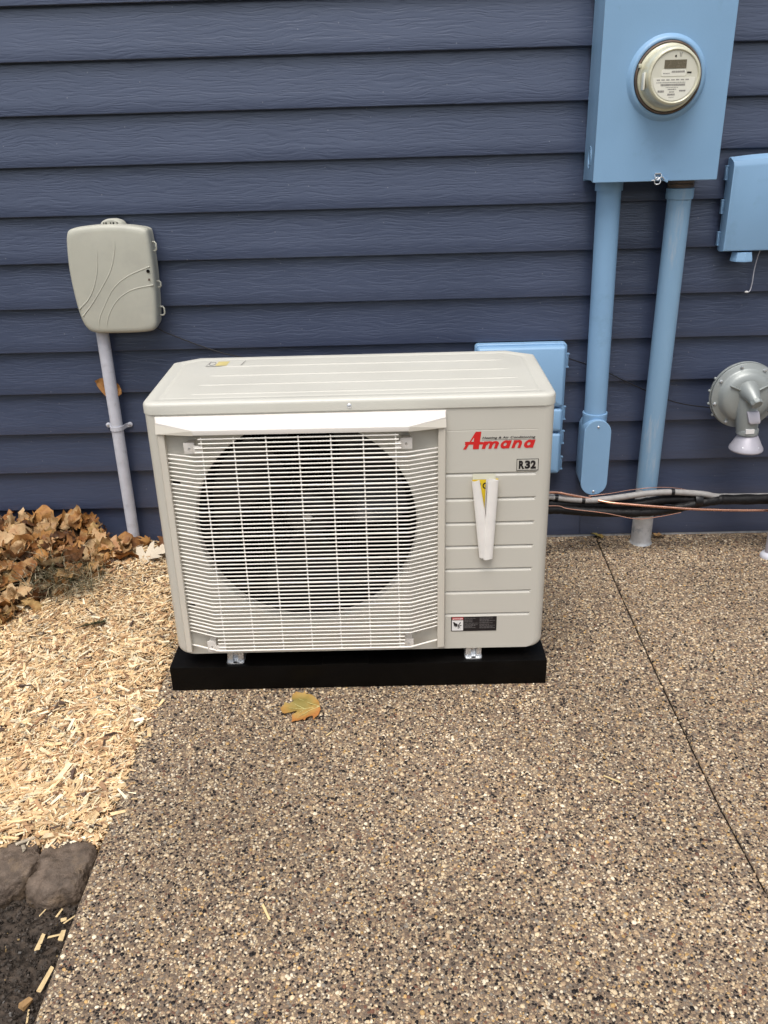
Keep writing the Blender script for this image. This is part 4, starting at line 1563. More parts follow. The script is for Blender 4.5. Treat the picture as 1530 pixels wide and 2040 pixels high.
# latch with wire seal
lt = MB().box(0.7905, 0.8060, BF - .006, BF - .0002, 1.1905, 1.1940).part('latch', M_GALV, mbx, bevel=0.0008)
MB().loft([[(0.806, BF - .004, 1.192), (0.828, BF - .008, 1.174), (0.826, BF - .008, 1.168), (0.806, BF - .004, 1.178)],
           [(0.806, BF - .001, 1.192), (0.828, BF - .001, 1.174), (0.826, BF - .001, 1.168), (0.806, BF - .001, 1.178)]]).part('latch_tab', M_BLUE, lt, bevel=0.0008)
MB().tube([(0.7975 + 0.0085 * math.cos(a), BF - .008 + .002 * math.sin(2 * a), 1.1735 + 0.0095 * math.sin(a)) for a in [2 * math.pi * k / 24 for k in range(25)]], 0.0016, 8, cap=False).part('seal_ring', M_GALV, lt, smooth=60)
MB().tube(spline([(0.782, BF - .004, 1.1745), (0.792, BF - .007, 1.1760), (0.801, BF - .009, 1.1800), (0.810, BF - .008, 1.1830), (0.817, BF - .006, 1.1750)], 6), 0.0013, 6).part('seal_wire', M_GALV, lt, smooth=60)
MB().tube(spline([(0.789, BF - .005, 1.190), (0.790, BF - .009, 1.182), (0.797, BF - .011, 1.176), (0.806, BF - .009, 1.184), (0.808, BF - .005, 1.1905)], 6), 0.0012, 6).part('seal_wire', M_GALV, lt, smooth=60)

meter = thing('electric_meter', 'round cream electric meter with grey display on the blue box', 'electric meter', (0.7965, -0.15, 1.345))
MB().lathe([(0.0885, 0.004), (0.0890, -0.010), (0.0880, -0.0175), (0.0850, -0.0190), (0.0830, -0.0170), (0.0825, -0.005)], mc, 'y', 72).part('sealing_ring', M_RUST, meter, smooth=50)
mb = MB()
mb.lathe([(0.0825, -0.006), (0.0820, -0.0200), (0.0795, -0.0230), (0.0765, -0.0240), (0.0755, -0.0300), (0.0700, -0.0640), (0.0690, -0.0690),
          (0.0665, -0.0725), (0.0630, -0.0735), (0.0610, -0.0720), (0.0600, -0.0700)], mc, 'y', 72)
mb.part('housing', M_METER, meter, smooth=40)
MB().box(mc[0] - .0835, mc[0] - .0765, mc[1] - .030, mc[1] - .019, mc[2] + .024, mc[2] + .034).part('housing_notch', M_METER, meter, bevel=.0015)
MB().box(mc[0] - .0765, mc[0] - .0715, mc[1] - .0590, mc[1] - .035, mc[2] - .030, mc[2] + .012).part('side_window', M_PLATE, meter, bevel=.002)
fy = mc[1] - .0703
mb = MB().lathe([(0.0602, -0.0700), (0.0602, -0.0703), (0.0001, -0.0703)], mc, 'y', 72)
face = mb.part('face', M_FACE, meter, smooth=0)
cx, cz = mc[0], mc[2]
MB().box(cx - .0285, cx + .0285, fy - .0012, fy, cz + .0185, cz + .0385).part('display', M_LCD, face, smooth=0)
half = [(cx + .0545 * math.cos(a), cz - .0030 + .0545 * math.sin(a)) for a in [math.pi + math.pi * k / 24 for k in range(25)]]
mb = MB().loft([[(x, fy - .0008, z) for x, z in half], [(x, fy, z) for x, z in half]])
plate = mb.part('nameplate', M_PLATE, face, smooth=0)
MB().loft([[(x, y, z) for x, z in round_rect(cx - .0345, cx + .0290, cz + .0005, cz + .0165, .004, 4)] for y in (fy - .0007, fy)]).part('barcode_label', M_PLATE, face, smooth=0)
MB().lathe([(0.0024, -0.0712), (0.0001, -0.0712)], (cx - .001, mc[1], cz + .0470), 'y', 12).part('sensor_dot', M_SHROUD, face, smooth=0)
MB().box(cx + .0325, cx + .0435, fy - .0010, fy, cz + .0070, cz + .0100).part('side_print', M_SHROUD, face, smooth=0)
for sx in (-1, 1):
    MB().tube([(cx + .012 + sx * .0035, fy - .0006, cz + .0560), (cx + .012 + sx * .0015, fy - .0006, cz + .0520), (cx + .012 + sx * .0015, fy - .0006, cz + .0450)], 0.0005, 5).part('antenna_mark', M_GREYPR, face, smooth=0)
random.seed(3)
mb = MB()


def print_row(x0, x1, z, h, wmin, wmax, gap):
    x = x0
    while x < x1:
        w_ = min(random.uniform(wmin, wmax), x1 - x)
        mb.add([(x, fy - .0012, z), (x + w_, fy - .0012, z), (x + w_, fy - .0012, z + h), (x, fy - .0012, z + h)], [(0, 1, 2, 3)])
        x += w_ + gap


print_row(cx - .008, cx + .026, cz + .0085, .0045, .0006, .0014, .0008)
print_row(cx - .030, cx - .013, cz + .0060, .0022, .001, .002, .0012)
for k in range(7):
    print_row(cx - .045 + .0125 * k, cx - .045 + .0125 * k + .0085, cz - .0095, .0028, .0012, .0022, .0009)
print_row(cx - .046, cx + .030, cz - .0150, .0013, .0015, .004, .001)
print_row(cx - .034, cx + .030, cz - .0225, .0050, .0006, .0014, .0007)
print_row(cx - .020, cx + .012, cz - .0265, .0012, .001, .003, .0009)
print_row(cx - .014, cx + .008, cz - .0318, .0025, .001, .003, .0012)
print_row(cx - .040, cx - .024, cz - .0375, .0050, .001, .003, .0009)
print_row(cx + .016, cx + .033, cz - .0360, .0035, .001, .003, .0009)
print_row(cx - .010, cx + .003, cz - .0380, .0025, .001, .002, .0009)
print_row(cx - .014, cx + .006, cz - .0450, .0042, .0008, .0015, .0007)
print_row(cx - .010, cx + .004, cz - .0500, .0012, .001, .002, .0009)
mb.part('face_print', M_GREYPR, face, smooth=0, recalc=False)

# ------------------------------------------------------------------ blue conduits
c1 = thing('blue_conduit', 'blue painted conduit from the meter box ending in an oval covered elbow', 'conduit', (0.697, -0.05, 0.18))
MB().tube([(0.6868, -0.050, 1.171), (0.6975, -0.050, 0.445)], 0.0352, 32).part('pipe', M_BLUE, c1)
MB().lathe([(0.0352, 0.026), (0.0395, 0.026), (0.0400, 0.022), (0.0400, 0.0)], (0.6866, -0.050, 1.1455), 'z', 32).lathe([(0.0352, 0.0), (0.040, 0.0)], (0.6866, -0.050, 1.1455), 'z', 32).part('collar', M_BLUE, c1, smooth=40)
MB().lathe([(0.0352, 0.034), (0.0395, 0.034), (0.0402, 0.031), (0.0390, 0.024), (0.0390, -0.020)], (0.6970, -0.050, 0.4370), 'z', 32).part('collar', M_BLUE, c1, smooth=40)


def stadium(cx, hw, z0, z1, seg=16):
    P = []
    for k in range(seg + 1):
        a = math.pi * k / seg
        P.append((cx + hw * math.cos(a), z1 - hw + hw * math.sin(a)))
    for k in range(seg + 1):
        a = math.pi + math.pi * k / seg
        P.append((cx + hw * math.cos(a), z0 + hw + hw * math.sin(a)))
    return P


lb = MB()
ST = stadium(0.6972, 0.0422, 0.2035, 0.4600)
rg = []
for d, y, low in ((0.004, -0.004, 0.018), (0.001, -0.012, 0.012), (0.0015, -0.060, 0.004), (0.0005, -0.100, 0.0), (0.0, -0.103, 0)):
    rg.append([(x, y, z + (low if z < 0.3 else 0)) for x, z in inset_poly(ST, d)])
lb.loft(rg)
lbo = lb.part('elbow_body', M_BLUE, c1, smooth=45)
ST2 = inset_poly(ST, -0.0008)
MB().loft([[(x, -0.1031, z) for x, z in ST2], [(x, -0.1065, z) for x, z in ST2], [(x, -0.1075, z) for x, z in inset_poly(ST, .0008)]]).part('elbow_cover', M_BLUE, c1, smooth=30)
for z in (0.4380, 0.2150):
    MB().ball((0.6978, -0.1075, z), 0.0044, 12, 8, (1, .6, 1)).part('cover_screw', M_GALV, lbo)

c2 = thing('painted_pipe_conduit', 'second pipe conduit, blue above and bare grey where it enters the patio', 'conduit', (0.8879, -0.055, 0))
MB().tube([(0.8925, -0.058, 1.128), (0.8878, -0.055, 0.2050)], 0.0345, 32).part('blue_pipe', M_BLUEW, c2)
MB().tube([(0.8878, -0.055, 0.2060), (0.8877, -0.055, -0.02)], 0.0337, 32).part('bare_pipe', M_GALVP, c2)
MB().lathe([(0.0345, 0.0), (0.0385, 0.001), (0.0392, 0.004), (0.0392, 0.030), (0.034, 0.032)], (0.8925, -0.058, 1.1170), 'z', 32).part('collar', M_BLUEW, c2, smooth=40)
MB().lathe([(0.036, 0.0), (0.0375, 0.002), (0.036, 0.006), (0.0385, 0.009), (0.036, 0.013), (0.0375, 0.018), (0.036, 0.0225)], (0.8925, -0.058, 1.1492), 'z', 32).part('threaded_nipple', M_RUST, c2, smooth=30)
MB().lathe([(0.0337, 0.010), (0.035, 0.004), (0.038, 0.0005), (0.039, -0.004)], (0.8877, -0.055, 0.0), 'z', 32).part('mortar_ring', M_GALVP, c2, smooth=60)

# ------------------------------------------------------------------ blue telecom box right of the meter box
b2 = thing('blue_utility_box', 'pale blue utility box with three latches at the right of the meter box', 'utility box', (1.19, -0.03, 0.935))
mb = MB()
P = round_rect(1.0430, 1.3400, 0.9610, 1.2265, 0.006, 4)
mb.loft([[(x, -0.0005, z) for x, z in P], [(x, -0.020, z) for x, z in P]])
mb.part('base', M_BLUE, b2, smooth=40, bevel=0)
mb = MB()


def arch(x0, x1, z0, z1, rise, r=0.005):
    P = []
    for k in range(21):
        t = k / 20
        P.append((x0 + (x1 - x0) * t, z1 + rise * (1 - (2 * t - 1) ** 2)))
    P += [(x1, z0), (x0, z0)]
    return P


mb.loft([[(x, -0.0205, z) for x, z in arch(1.0395, 1.3435, .9640, 1.2250, .008)], [(x, -0.026, z) for x, z in arch(1.0385, 1.3445, .9630, 1.2260, .009)],
         [(x, -0.050, z) for x, z in arch(1.0405, 1.3425, .9650, 1.2150, .008)], [(x, -0.0555, z) for x, z in arch(1.0420, 1.3410, .9665, 1.2045, .006)],
         [(x, -0.0570, z) for x, z in arch(1.0460, 1.3370, .9700, 1.1990, .005)]])
mb.part('lid', M_BLUE, b2, smooth=30)


def latch(parent, x, z, h=0.040, d=-0.016, wd=0.010):
    mb = MB()
    mb.box(x - wd, x, d - .006, d + .008, z + h / 2 - .0035, z + h / 2)
    mb.box(x - wd, x, d - .006, d + .008, z - h / 2, z - h / 2 + .0035)
    mb.box(x - wd, x - wd + .003, d - .006, d + .006, z - h / 2 + .0036, z + h / 2 - .0036)
    mb.box(x - wd + .0045, x - wd + .0070, d - .004, d + .004, z - h / 2 + .0036, z + h / 2 - .0036)
    return mb.part('latch', M_BLUE, parent, bevel=0.0006)


for x, z in ((1.0425, 1.1835), (1.0425, 1.0895), (1.0430, 0.9985)):
    latch(b2, x, z)
MB().lathe([(0.022, 0.027), (0.030, 0.026), (0.034, 0.004), (0.034, 0.0), (0.001, 0.0)], (1.1080, -0.032, 0.9340), 'z', 8).part('cable_hub', M_BLUE, b2, smooth=0)

wr = thing('loose_wire', 'short grey wire with white tip hanging below the right blue box', 'wire', (1.155, -0.01, 0.832))
MB().tube(spline([(1.1700, -0.016, 0.966), (1.1660, -0.010, 0.940), (1.1625, -0.008, 0.900), (1.1622, -0.008, 0.865), (1.1590, -0.009, 0.842), (1.1520, -0.012, 0.8350)], 6), 0.0016, 8).part('insulation', M_GREYPVC, wr)
MB().ball((1.1462, -0.014, 0.8370), 0.0042, 12, 8, (1.5, .8, .8)).part('white_tip', M_LABEL, wr)

# ------------------------------------------------------------------ blue box behind the unit
b3 = thing('low_blue_utility_box', 'tall blue utility box on the wall half hidden behind the beige unit', 'utility box', (0.45, -0.03, 0.255))
mb = MB()
P = round_rect(0.3060, 0.5985, 0.2530, 0.6945, 0.012, 6)
mb.loft([[(x, -0.0005, z) for x, z in P], [(x, -0.026, z) for x, z in P], [(x, -0.028, z) for x, z in inset_poly(P, .002)]])
mb.part('base', M_BLUE, b3, smooth=40)
for z0, z1 in ((0.4900, 0.6885), (0.4060, 0.4850), (0.2590, 0.4010)):
    P = round_rect(0.3110, 0.5915, z0, z1, 0.010, 6)
    mb = MB()
    mb.loft([[(x, -0.0282, z) for x, z in P], [(x, -0.046, z) for x, z in P], [(x, -0.052, z) for x, z in inset_poly(P, .003)], [(x, -0.055, z) for x, z in inset_poly(P, .008)]])
    mb.part('door_panel', M_BLUE, b3, smooth=35)
for x, z in ((0.5985, 0.6360), (0.5985, 0.4610), (0.5985, 0.3770), (0.5985, 0.2860)):
    latch(b3, x + .0095, z, 0.046, -0.018, 0.0095)

# ------------------------------------------------------------------ black cable along the wall
cb = thing('wall_cable', 'thin black cable sagging across the siding behind the unit', 'cable', (0.2, -0.01, 0.46))
MB().tube(spline([(-0.7027, -.012, 0.7700), (-0.6750, -.008, 0.7530), (-0.6466, -.006, 0.7400), (-0.5702, -.005, 0.7075), (-0.4765, -.005, 0.676), (-0.30, -.005, 0.640), (0.0, -.005, 0.63),
                  (0.30, -.006, 0.640)], 6), 0.0019, 8).part('cable_run', M_CABLE, cb)
MB().tube(spline([(0.598, -.006, 0.642), (0.6155, -.005, 0.6364), (0.7198, -.005, 0.5977), (0.79, -0.005, 0.563), (0.8725, -.005, 0.5239), (0.975, -.005, 0.4824), (1.0922, -.006, 0.4625), (1.20, -.006, 0.455)], 6), 0.0019, 8).part('cable_run', M_CABLE, cb)

# ------------------------------------------------------------------ refrigerant lines
YP = -0.135
GCOND = [(0.395, YP - .10, 0.225), (0.47, YP - .03, 0.222), (0.5491, YP, 0.2107), (0.5772, YP, 0.2060), (0.6701, YP, 0.1954), (0.7300, YP, 0.1985), (0.7876, YP, 0.2052), (0.8686, YP, 0.2155), (0.95, YP, 0.2185),
         (1.0492, YP, 0.2095), (1.0965, YP + .01, 0.1960), (1.18, YP + .03, 0.186), (1.60, YP + .03, 0.18)]
g1 = thing('flexible_conduit', 'grey flexible conduit with black tape bands leaving the right of the unit', 'conduit', (0.8, YP, 0.19))
sp_ = spline(GCOND, 8)
MB().tube(sp_, 0.0100, 14).part('conduit_run', M_FLEX, g1)
for x in (0.572, 0.6620, 0.9500):
    j = min(range(len(sp_)), key=lambda i: abs(sp_[i].x - x))
    d = (sp_[j + 1] - sp_[j - 1]).normalized()
    MB().tube([sp_[j] - d * .0055, sp_[j] + d * .0055], 0.0109, 14).part('tape_band', M_BTAPE, g1)
g2 = thing('insulated_line', 'black foam insulated refrigerant line with copper sagging along the wall base', 'pipe', (0.9, YP, 0.15))
fr_ = random.Random(9)
foam = lambda pts, r: MB().tube(pts, [r * fr_.uniform(.93, 1.07) for _ in pts], 16)
foam(spline([(0.40, -0.20, 0.19), (0.50, -0.14, 0.187), (0.6422, -0.120, 0.176), (0.8076, -0.122, 0.1700), (0.9369, -0.120, 0.1850), (1.0521, -0.125, 0.1850), (1.2653, -0.125, 0.1820), (1.75, -0.12, 0.18)], 12), 0.0165).part('foam_tube', M_FOAM, g2)
foam(spline([(0.40, -0.22, 0.185), (0.5505, -0.150, 0.1720), (0.6918, -0.148, 0.1590), (0.8242, -0.146, 0.1530), (0.90, -0.146, 0.1560), (0.9711, -0.143, 0.1650), (1.0519, -0.138, 0.1800), (1.12, -0.128, 0.1860)], 12), 0.0150).part('foam_tube', M_FOAM, g2)
MB().tube([(1.0235, YP, 0.1880), (1.0300, YP, 0.1878), (1.0420, YP, 0.1870), (1.0470, YP, 0.1866)], [0.0215, 0.0230, 0.0225, 0.0215], 14).part('tape_wrap', M_BTAPE, g2)
g3 = thing('copper_line', 'bare shiny copper tube running beside the black insulated line', 'pipe', (0.9, YP, 0.15))
MB().tube(spline([(0.40, -0.20, 0.245), (0.5479, -0.146, 0.2320), (0.6100, -0.140, 0.2200), (0.68, -0.135, 0.2020), (0.74, -0.150, 0.1930), (0.7884, -0.156, 0.1890), (0.921, -0.161, 0.1770), (1.0539, -0.161, 0.1655), (1.2696, -0.152, 0.1540), (1.75, -0.15, 0.15)], 8), 0.0045, 12).part('copper_tube', M_COPPER, g3)
g4 = thing('thin_copper_line', 'thin copper tube looping above and below the black insulated line', 'pipe', (0.9, YP, 0.15))
MB().tube(spline([(0.40, -0.20, 0.20), (0.56, -0.160, 0.1900), (0.6081, -0.160, 0.1780), (0.7246, -0.164, 0.1620), (0.829, -0.164, 0.1390), (0.9000, -0.160, 0.1420), (0.98, -0.150, 0.152)], 8), 0.0016, 8).part('copper_tube', M_COPPER, g4)
MB().tube(spline([(0.68, -0.122, 0.205), (0.7538, -0.120, 0.2130), (0.8185, -0.120, 0.2235), (0.8997, -0.120, 0.2300), (0.96, -0.120, 0.2270), (1.03, -0.118, 0.212)], 8), 0.0014, 8).part('copper_tube', M_COPPER, g4)

# ------------------------------------------------------------------ gas regulator and riser
rg_ = thing('gas_regulator', 'round grey cast gas regulator with bolted rim and vent cone at right', 'gas regulator', (1.155, -0.12, 0.35))
rc = (1.1455, -0.110, 0.5340)
MB().lathe([(0.060, 0.060), (0.088, 0.040), (0.094, 0.014), (0.1060, 0.010), (0.1065, 0.001), (0.1045, 0.0)], rc, 'y', 64, True).part('back_housing', M_REG, rg_, smooth=35)
MB().lathe([(0.1035, -0.001), (0.1040, -0.0085), (0.1020, -0.0100), (0.0880, -0.0105), (0.0835, -0.0150), (0.0790, -0.0260), (0.0700, -0.0330), (0.0560, -0.0370), (0.0380, -0.0395), (0.0001, -0.041)],
           rc, 'y', 64).part('diaphragm_cover', M_REG, rg_, smooth=45)
for k in range(8):
    a = R(14 + 45 * k)
    x, z = rc[0] + 0.0955 * math.cos(a), rc[2] + 0.0955 * math.sin(a)
    MB().lathe([(0.0001, -0.0168), (0.0035, -0.0160), (0.0052, -0.0135), (0.0054, -0.0100)], (x, rc[1], z), 'y', 6).part('bolt', M_GALV, rg_, smooth=0)
for k in (2, 3, 4, 5):
    a = R(150 + 22 * (k - 2))
    MB().ball((rc[0] + 0.1085 * math.cos(a), rc[1] + .006, rc[2] + 0.1085 * math.sin(a)), 0.0048, 10, 6).part('rim_nut', M_REG, rg_)
# boss, knob, webs, neck
ks = [(1.143, -0.140, 0.558), (1.144, -0.160, 0.553), (1.147, -0.178, 0.545), (1.1495, -0.191, 0.5365)]
MB().tube(ks, [0.0340, 0.0285, 0.0215, 0.0180], 24).part('boss', M_REG, rg_, smooth=60)
MB().tube([(1.1490, -0.1900, 0.5370), (1.1520, -0.2010, 0.5310), (1.1527, -0.2035, 0.5295)], [0.0185, 0.0182, 0.0160], 8).part('plug', M_REG, rg_, smooth=30)
for sgn, xx in ((-1, 1.086), (1, 1.204)):
    MB().loft([[(xx, -0.1505, 0.5760), (xx, -0.1500, 0.5725), (xx, -0.142, 0.572), (xx, -0.142, 0.577)], [(1.145 + sgn * .020, -0.160, 0.5600), (1.145 + sgn * .020, -0.158, 0.5560), (1.145 + sgn * .020, -0.142, 0.552), (1.145 + sgn * .020, -0.142, 0.561)]]).part('web', M_REG, rg_, bevel=.001)
MB().tube([(1.142, -0.135, 0.545), (1.146, -0.145, 0.500), (1.151, -0.150, 0.460), (1.155, -0.150, 0.425)], [0.030, 0.032, 0.034, 0.032], 20, flat=0.9).part('neck', M_REG, rg_, smooth=60)
mb = MB()
mb.loft([[(1.135, -0.180, 0.500), (1.172, -0.180, 0.500), (1.172, -0.150, 0.500), (1.135, -0.150, 0.500)],
         [(1.141, -0.190, 0.470), (1.176, -0.190, 0.472), (1.176, -0.150, 0.470), (1.141, -0.150, 0.470)],
         [(1.146, -0.190, 0.463), (1.175, -0.190, 0.465), (1.175, -0.150, 0.463), (1.146, -0.150, 0.463)]])
mb.part('adjuster_lug', M_REGL, rg_, bevel=0.002)
MB().lathe([(0.031, 0.022), (0.0335, 0.018), (0.0335, 0.004), (0.030, 0.0)], (1.156, -0.150, 0.4180), 'z', 28, True, True).part('neck_band', M_REG, rg_, smooth=40)
MB().loft([[(1.1385, -0.1845, 0.4300), (1.1640, -0.1845, 0.4310), (1.1640, -0.1845, 0.4445), (1.1385, -0.1845, 0.4435)],
           [(1.1385, -0.1750, 0.4300), (1.1640, -0.1750, 0.4310), (1.1640, -0.1750, 0.4445), (1.1385, -0.1750, 0.4435)]]).part('small_label', M_LABEL, rg_, smooth=0)
MB().lathe([(0.028, 0.052), (0.0300, 0.050), (0.0460, 0.018), (0.0510, 0.010), (0.0520, 0.004), (0.0500, 0.0), (0.030, 0.001)], (1.160, -0.150, 0.3660), 'z', 32, True, True).part('vent_cone', M_REGL, rg_, smooth=35)
for a in (-125, -58):
    MB().ball((1.160 + .042 * math.cos(R(a)), -0.150 + .042 * math.sin(R(a)), 0.3830), 0.0048, 10, 8).part('cone_screw', M_GALV, rg_)
MB().tube([(1.17, -0.105, 0.520), (1.26, -0.105, 0.520), (1.42, -0.105, 0.520)], 0.022, 20).part('side_pipe', M_REG, rg_)
ri = thing('gas_riser', 'grey gas riser pipe with pale sleeve at the right edge of the patio', 'pipe', (1.278, -0.185, 0))
MB().tube([(1.2790, -0.185, -0.01), (1.2790, -0.185, 0.50)], 0.0175, 20).part('pipe', M_REGL, ri)
MB().lathe([(0.0180, 0.018), (0.0260, 0.014), (0.0310, 0.007), (0.0310, 0.0)], (1.2790, -0.185, 0.0), 'z', 28).part('sleeve', M_GREYPVC, ri, smooth=60)

# ------------------------------------------------------------------ leaves
MAPLE = [(0, 0.02), (.10, -.03), (.30, -.08), (.26, .05), (.50, .06), (.45, .17), (.64, .33), (.44, .36), (.50, .56), (.31, .50), (.20, .60), (.26, .78), (.11, .78), (0, 1)]
OAK = [(0, 0), (.05, .08), (.18, .10), (.12, .22), (.36, .30), (.32, .42), (.14, .42), (.40, .62), (.34, .73), (.15, .64), (.24, .86), (.11, .86), (0, 1)]
OVAL = [(0, 0), (.12, .06), (.26, .20), (.33, .42), (.28, .66), (.14, .88), (0, 1)]


def leaf_mesh(outline, size, roll, wave, seed, name='leaf', m=None, cuts=2):
    rnd = random.Random(seed)
    pts = list(outline) + [(-x * rnd.uniform(.9, 1.1), y) for x, y in outline[-2:0:-1]]
    bm = bmesh.new()
    f = bm.faces.new([bm.verts.new((x * size * rnd.uniform(.95, 1.05), y * size, 0)) for x, y in pts])
    f.normal_update()
    bmesh.ops.triangulate(bm, faces=[f])
    bmesh.ops.subdivide_edges(bm, edges=[e for e in bm.edges if e.calc_length() > size * .10], cuts=1)
    for _ in range(cuts - 1):
        bmesh.ops.triangulate(bm, faces=[q for q in bm.faces if len(q.verts) > 3])
        bmesh.ops.subdivide_edges(bm, edges=[e for e in bm.edges if e.calc_length() > size * .16], cuts=1)
    bmesh.ops.triangulate(bm, faces=[q for q in bm.faces if len(q.verts) > 3])
    oz = rnd.uniform(0, 50)
    for v in bm.verts:
        x, y = v.co.x, v.co.y
        z = wave * size * noise.noise(Vector((x / size * 2.2, y / size * 2.2, oz))) + wave * .4 * size * noise.noise(Vector((x / size * 6, y / size * 6, oz + 9)))
        z += 0.05 * size * abs(x / size)
        if roll:
            k = roll / size
            a = x * k
            nx_, nz_ = math.sin(a) / k, (1 - math.cos(a)) / k
            x, z = nx_, nz_ + z
            kk = roll * .45 / size
            a = (y - size * .5) * kk
            y, z = size * .5 + math.sin(a) / kk, z + (1 - math.cos(a)) / kk
        v.co = (x, y - size * .5, z)
    # stem
    me = bpy.data.meshes.new(name)
    bm.to_mesh(me)
    bm.free()
    me.materials.append(m)
    me.shade_smooth()
    return me


def stem_pts(size, L):
    return [(0, -size * .5 + size * .04, 0.001), (0.002, -size * .5 - L * .5, 0.002), (-0.004, -size * .5 - L, 0.006)]


pile = thing('leaf_pile', 'heap of curled brown autumn leaves against the wall at left', 'leaf pile', (-1.15, -0.2, 0))
variants = []
rn = random.Random(4)
for i in range(18):
    ol = (MAPLE, OAK, OVAL, MAPLE, OVAL)[i % 5]
    variants.append(leaf_mesh(ol, rn.uniform(.070, .116), rn.choice((0.8, 1.4, 2.0, 2.6) if ol is MAPLE else (1.6, 2.8, 4.0, 5.0)) * rn.choice((1, 1, -1)), rn.uniform(.20, .46), i, 'leaf', M_LEAF))


def pile_h(x, y):
    """height of the heap above the mulch"""
    # outline: fades out along a line from the wall at x=-0.76 to (-1.14,-0.54)
    edge = (-0.775 - 0.70 * (-y) ** 1.1) - x         # distance inside the right-hand rim
    fr = 0.60 + y + 0.02 * math.sin(x * 9)
    if edge < 0 or fr < 0:
        return -1
    h = 0.092 * (1 - math.exp(-edge / 0.22)) * (1 - math.exp(-fr / 0.16))
    h *= 1 - 0.65 * math.exp(-max(0.0, -0.93 - x) / 0.05) if y > -0.2 else 1
    return h * (1 + 0.35 * noise.noise(Vector((x * 6, y * 6, 1))))


# dim litter core of the heap, so nothing shows through between the leaves
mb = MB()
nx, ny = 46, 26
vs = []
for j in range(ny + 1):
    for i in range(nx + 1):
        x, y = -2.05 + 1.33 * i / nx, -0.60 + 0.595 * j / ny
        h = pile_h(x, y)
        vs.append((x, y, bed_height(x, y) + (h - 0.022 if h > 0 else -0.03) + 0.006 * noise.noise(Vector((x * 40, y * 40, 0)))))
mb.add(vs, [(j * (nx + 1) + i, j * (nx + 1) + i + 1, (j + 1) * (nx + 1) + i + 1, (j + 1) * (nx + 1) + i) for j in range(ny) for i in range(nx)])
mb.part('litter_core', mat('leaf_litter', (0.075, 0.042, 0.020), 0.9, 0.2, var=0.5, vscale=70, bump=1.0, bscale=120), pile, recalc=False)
cnt = 0
tries = 0
while cnt < 296 and tries < 9000:
    tries += 1
    y = rn.uniform(-0.60, -0.012)
    x = rn.uniform(-1.52 - y * 0.55, -0.76)
    if cnt > 272:
        x = rn.uniform(-2.0, -1.5)
    h = pile_h(x, y)
    if h < 0 or (x > -0.945 and y > -0.13 and rn.random() < .8):
        continue
    o = bpy.data.objects.new('leaf', rn.choice(variants))
    COL.objects.link(o)
    o.parent = pile
    z = bed_height(x, y) + h + rn.uniform(-0.018, 0.010)
    y = min(y, -0.035)
    o.location = (x + 1.15, y + 0.2, z + .006)
    tilt = rn.gauss(0, 0.5)
    o.rotation_euler = (tilt + 0.05, rn.gauss(0, 0.5), rn.uniform(0, 6.28))
    if y > -0.10 and rn.random() < .5:      # leaning on the wall
        o.rotation_euler = (rn.uniform(.5, 1.15), rn.gauss(0, .3), rn.gauss(0, .6))
        o.location.z += 0.020
    s_ = rn.uniform(.72, 1.12)
    o.scale = (s_, s_, s_)
    cnt += 1
# twiggy dry grass in the heap
gv, gf, gt = [], [], []
for i in range(520):
    bx, by = rn.gauss(-1.03, .060), rn.gauss(-0.33, .040)
    z0 = bed_height(bx, by) + max(0, pile_h(bx, by)) + .012
    L = rn.uniform(.04, .13)
    a = rn.uniform(0, 6.28)
    el = rn.uniform(.1, .9)
    d = Vector((math.cos(a) * math.cos(el), math.sin(a) * math.cos(el), math.sin(el)))
    sd = d.cross(Vector((0, 0, 1))).normalized() * rn.uniform(.0006, .0013)
    p0 = Vector((bx, by, z0))
    p1 = p0 + d * L * .5
    p2 = p0 + d * L + Vector((0, 0, -L * .25))
    k = len(gv)
    gv += [tuple(p0 - sd), tuple(p0 + sd), tuple(p1 + sd), tuple(p1 - sd), tuple(p2)]
    gf.append((k, k + 1, k + 2, k + 3))
    gf.append((k + 3, k + 2, k + 4, k + 4))
    c = rn.choice([(0.10, 0.08, 0.045), (0.20, 0.16, 0.09), (0.07, 0.07, 0.035), (0.36, 0.31, 0.21)])
    gt += [c] * 5
q4 = np.array([f for i, f in enumerate(gf) if i % 2 == 0])
t3 = np.array([f[:3] for i, f in enumerate(gf) if i % 2 == 1])
go = tinted('dry_grass', np.array(gv), [q4, t3], np.array(gt), M_GRASS)
go['kind'] = 'stuff'


def leaf_thing(name, me, loc, rot, label, cat='leaf', scale=1.0, stem=None, veins=None):
    o = bpy.data.objects.new(name, me)
    COL.objects.link(o)
    o.location = loc
    o.rotation_euler = rot
    o.scale = (scale,) * 3
    o['label'] = label
    o['category'] = cat
    if veins:
        for P in veins:
            v = MB().tube(P, [0.0007, 0.0003] if len(P) == 2 else [0.0008, 0.0006, 0.0003], 5).mesh('vein', M_STEM, 60)
            vo = bpy.data.objects.new('vein', v)
            COL.objects.link(vo)
            vo.parent = o
    return o


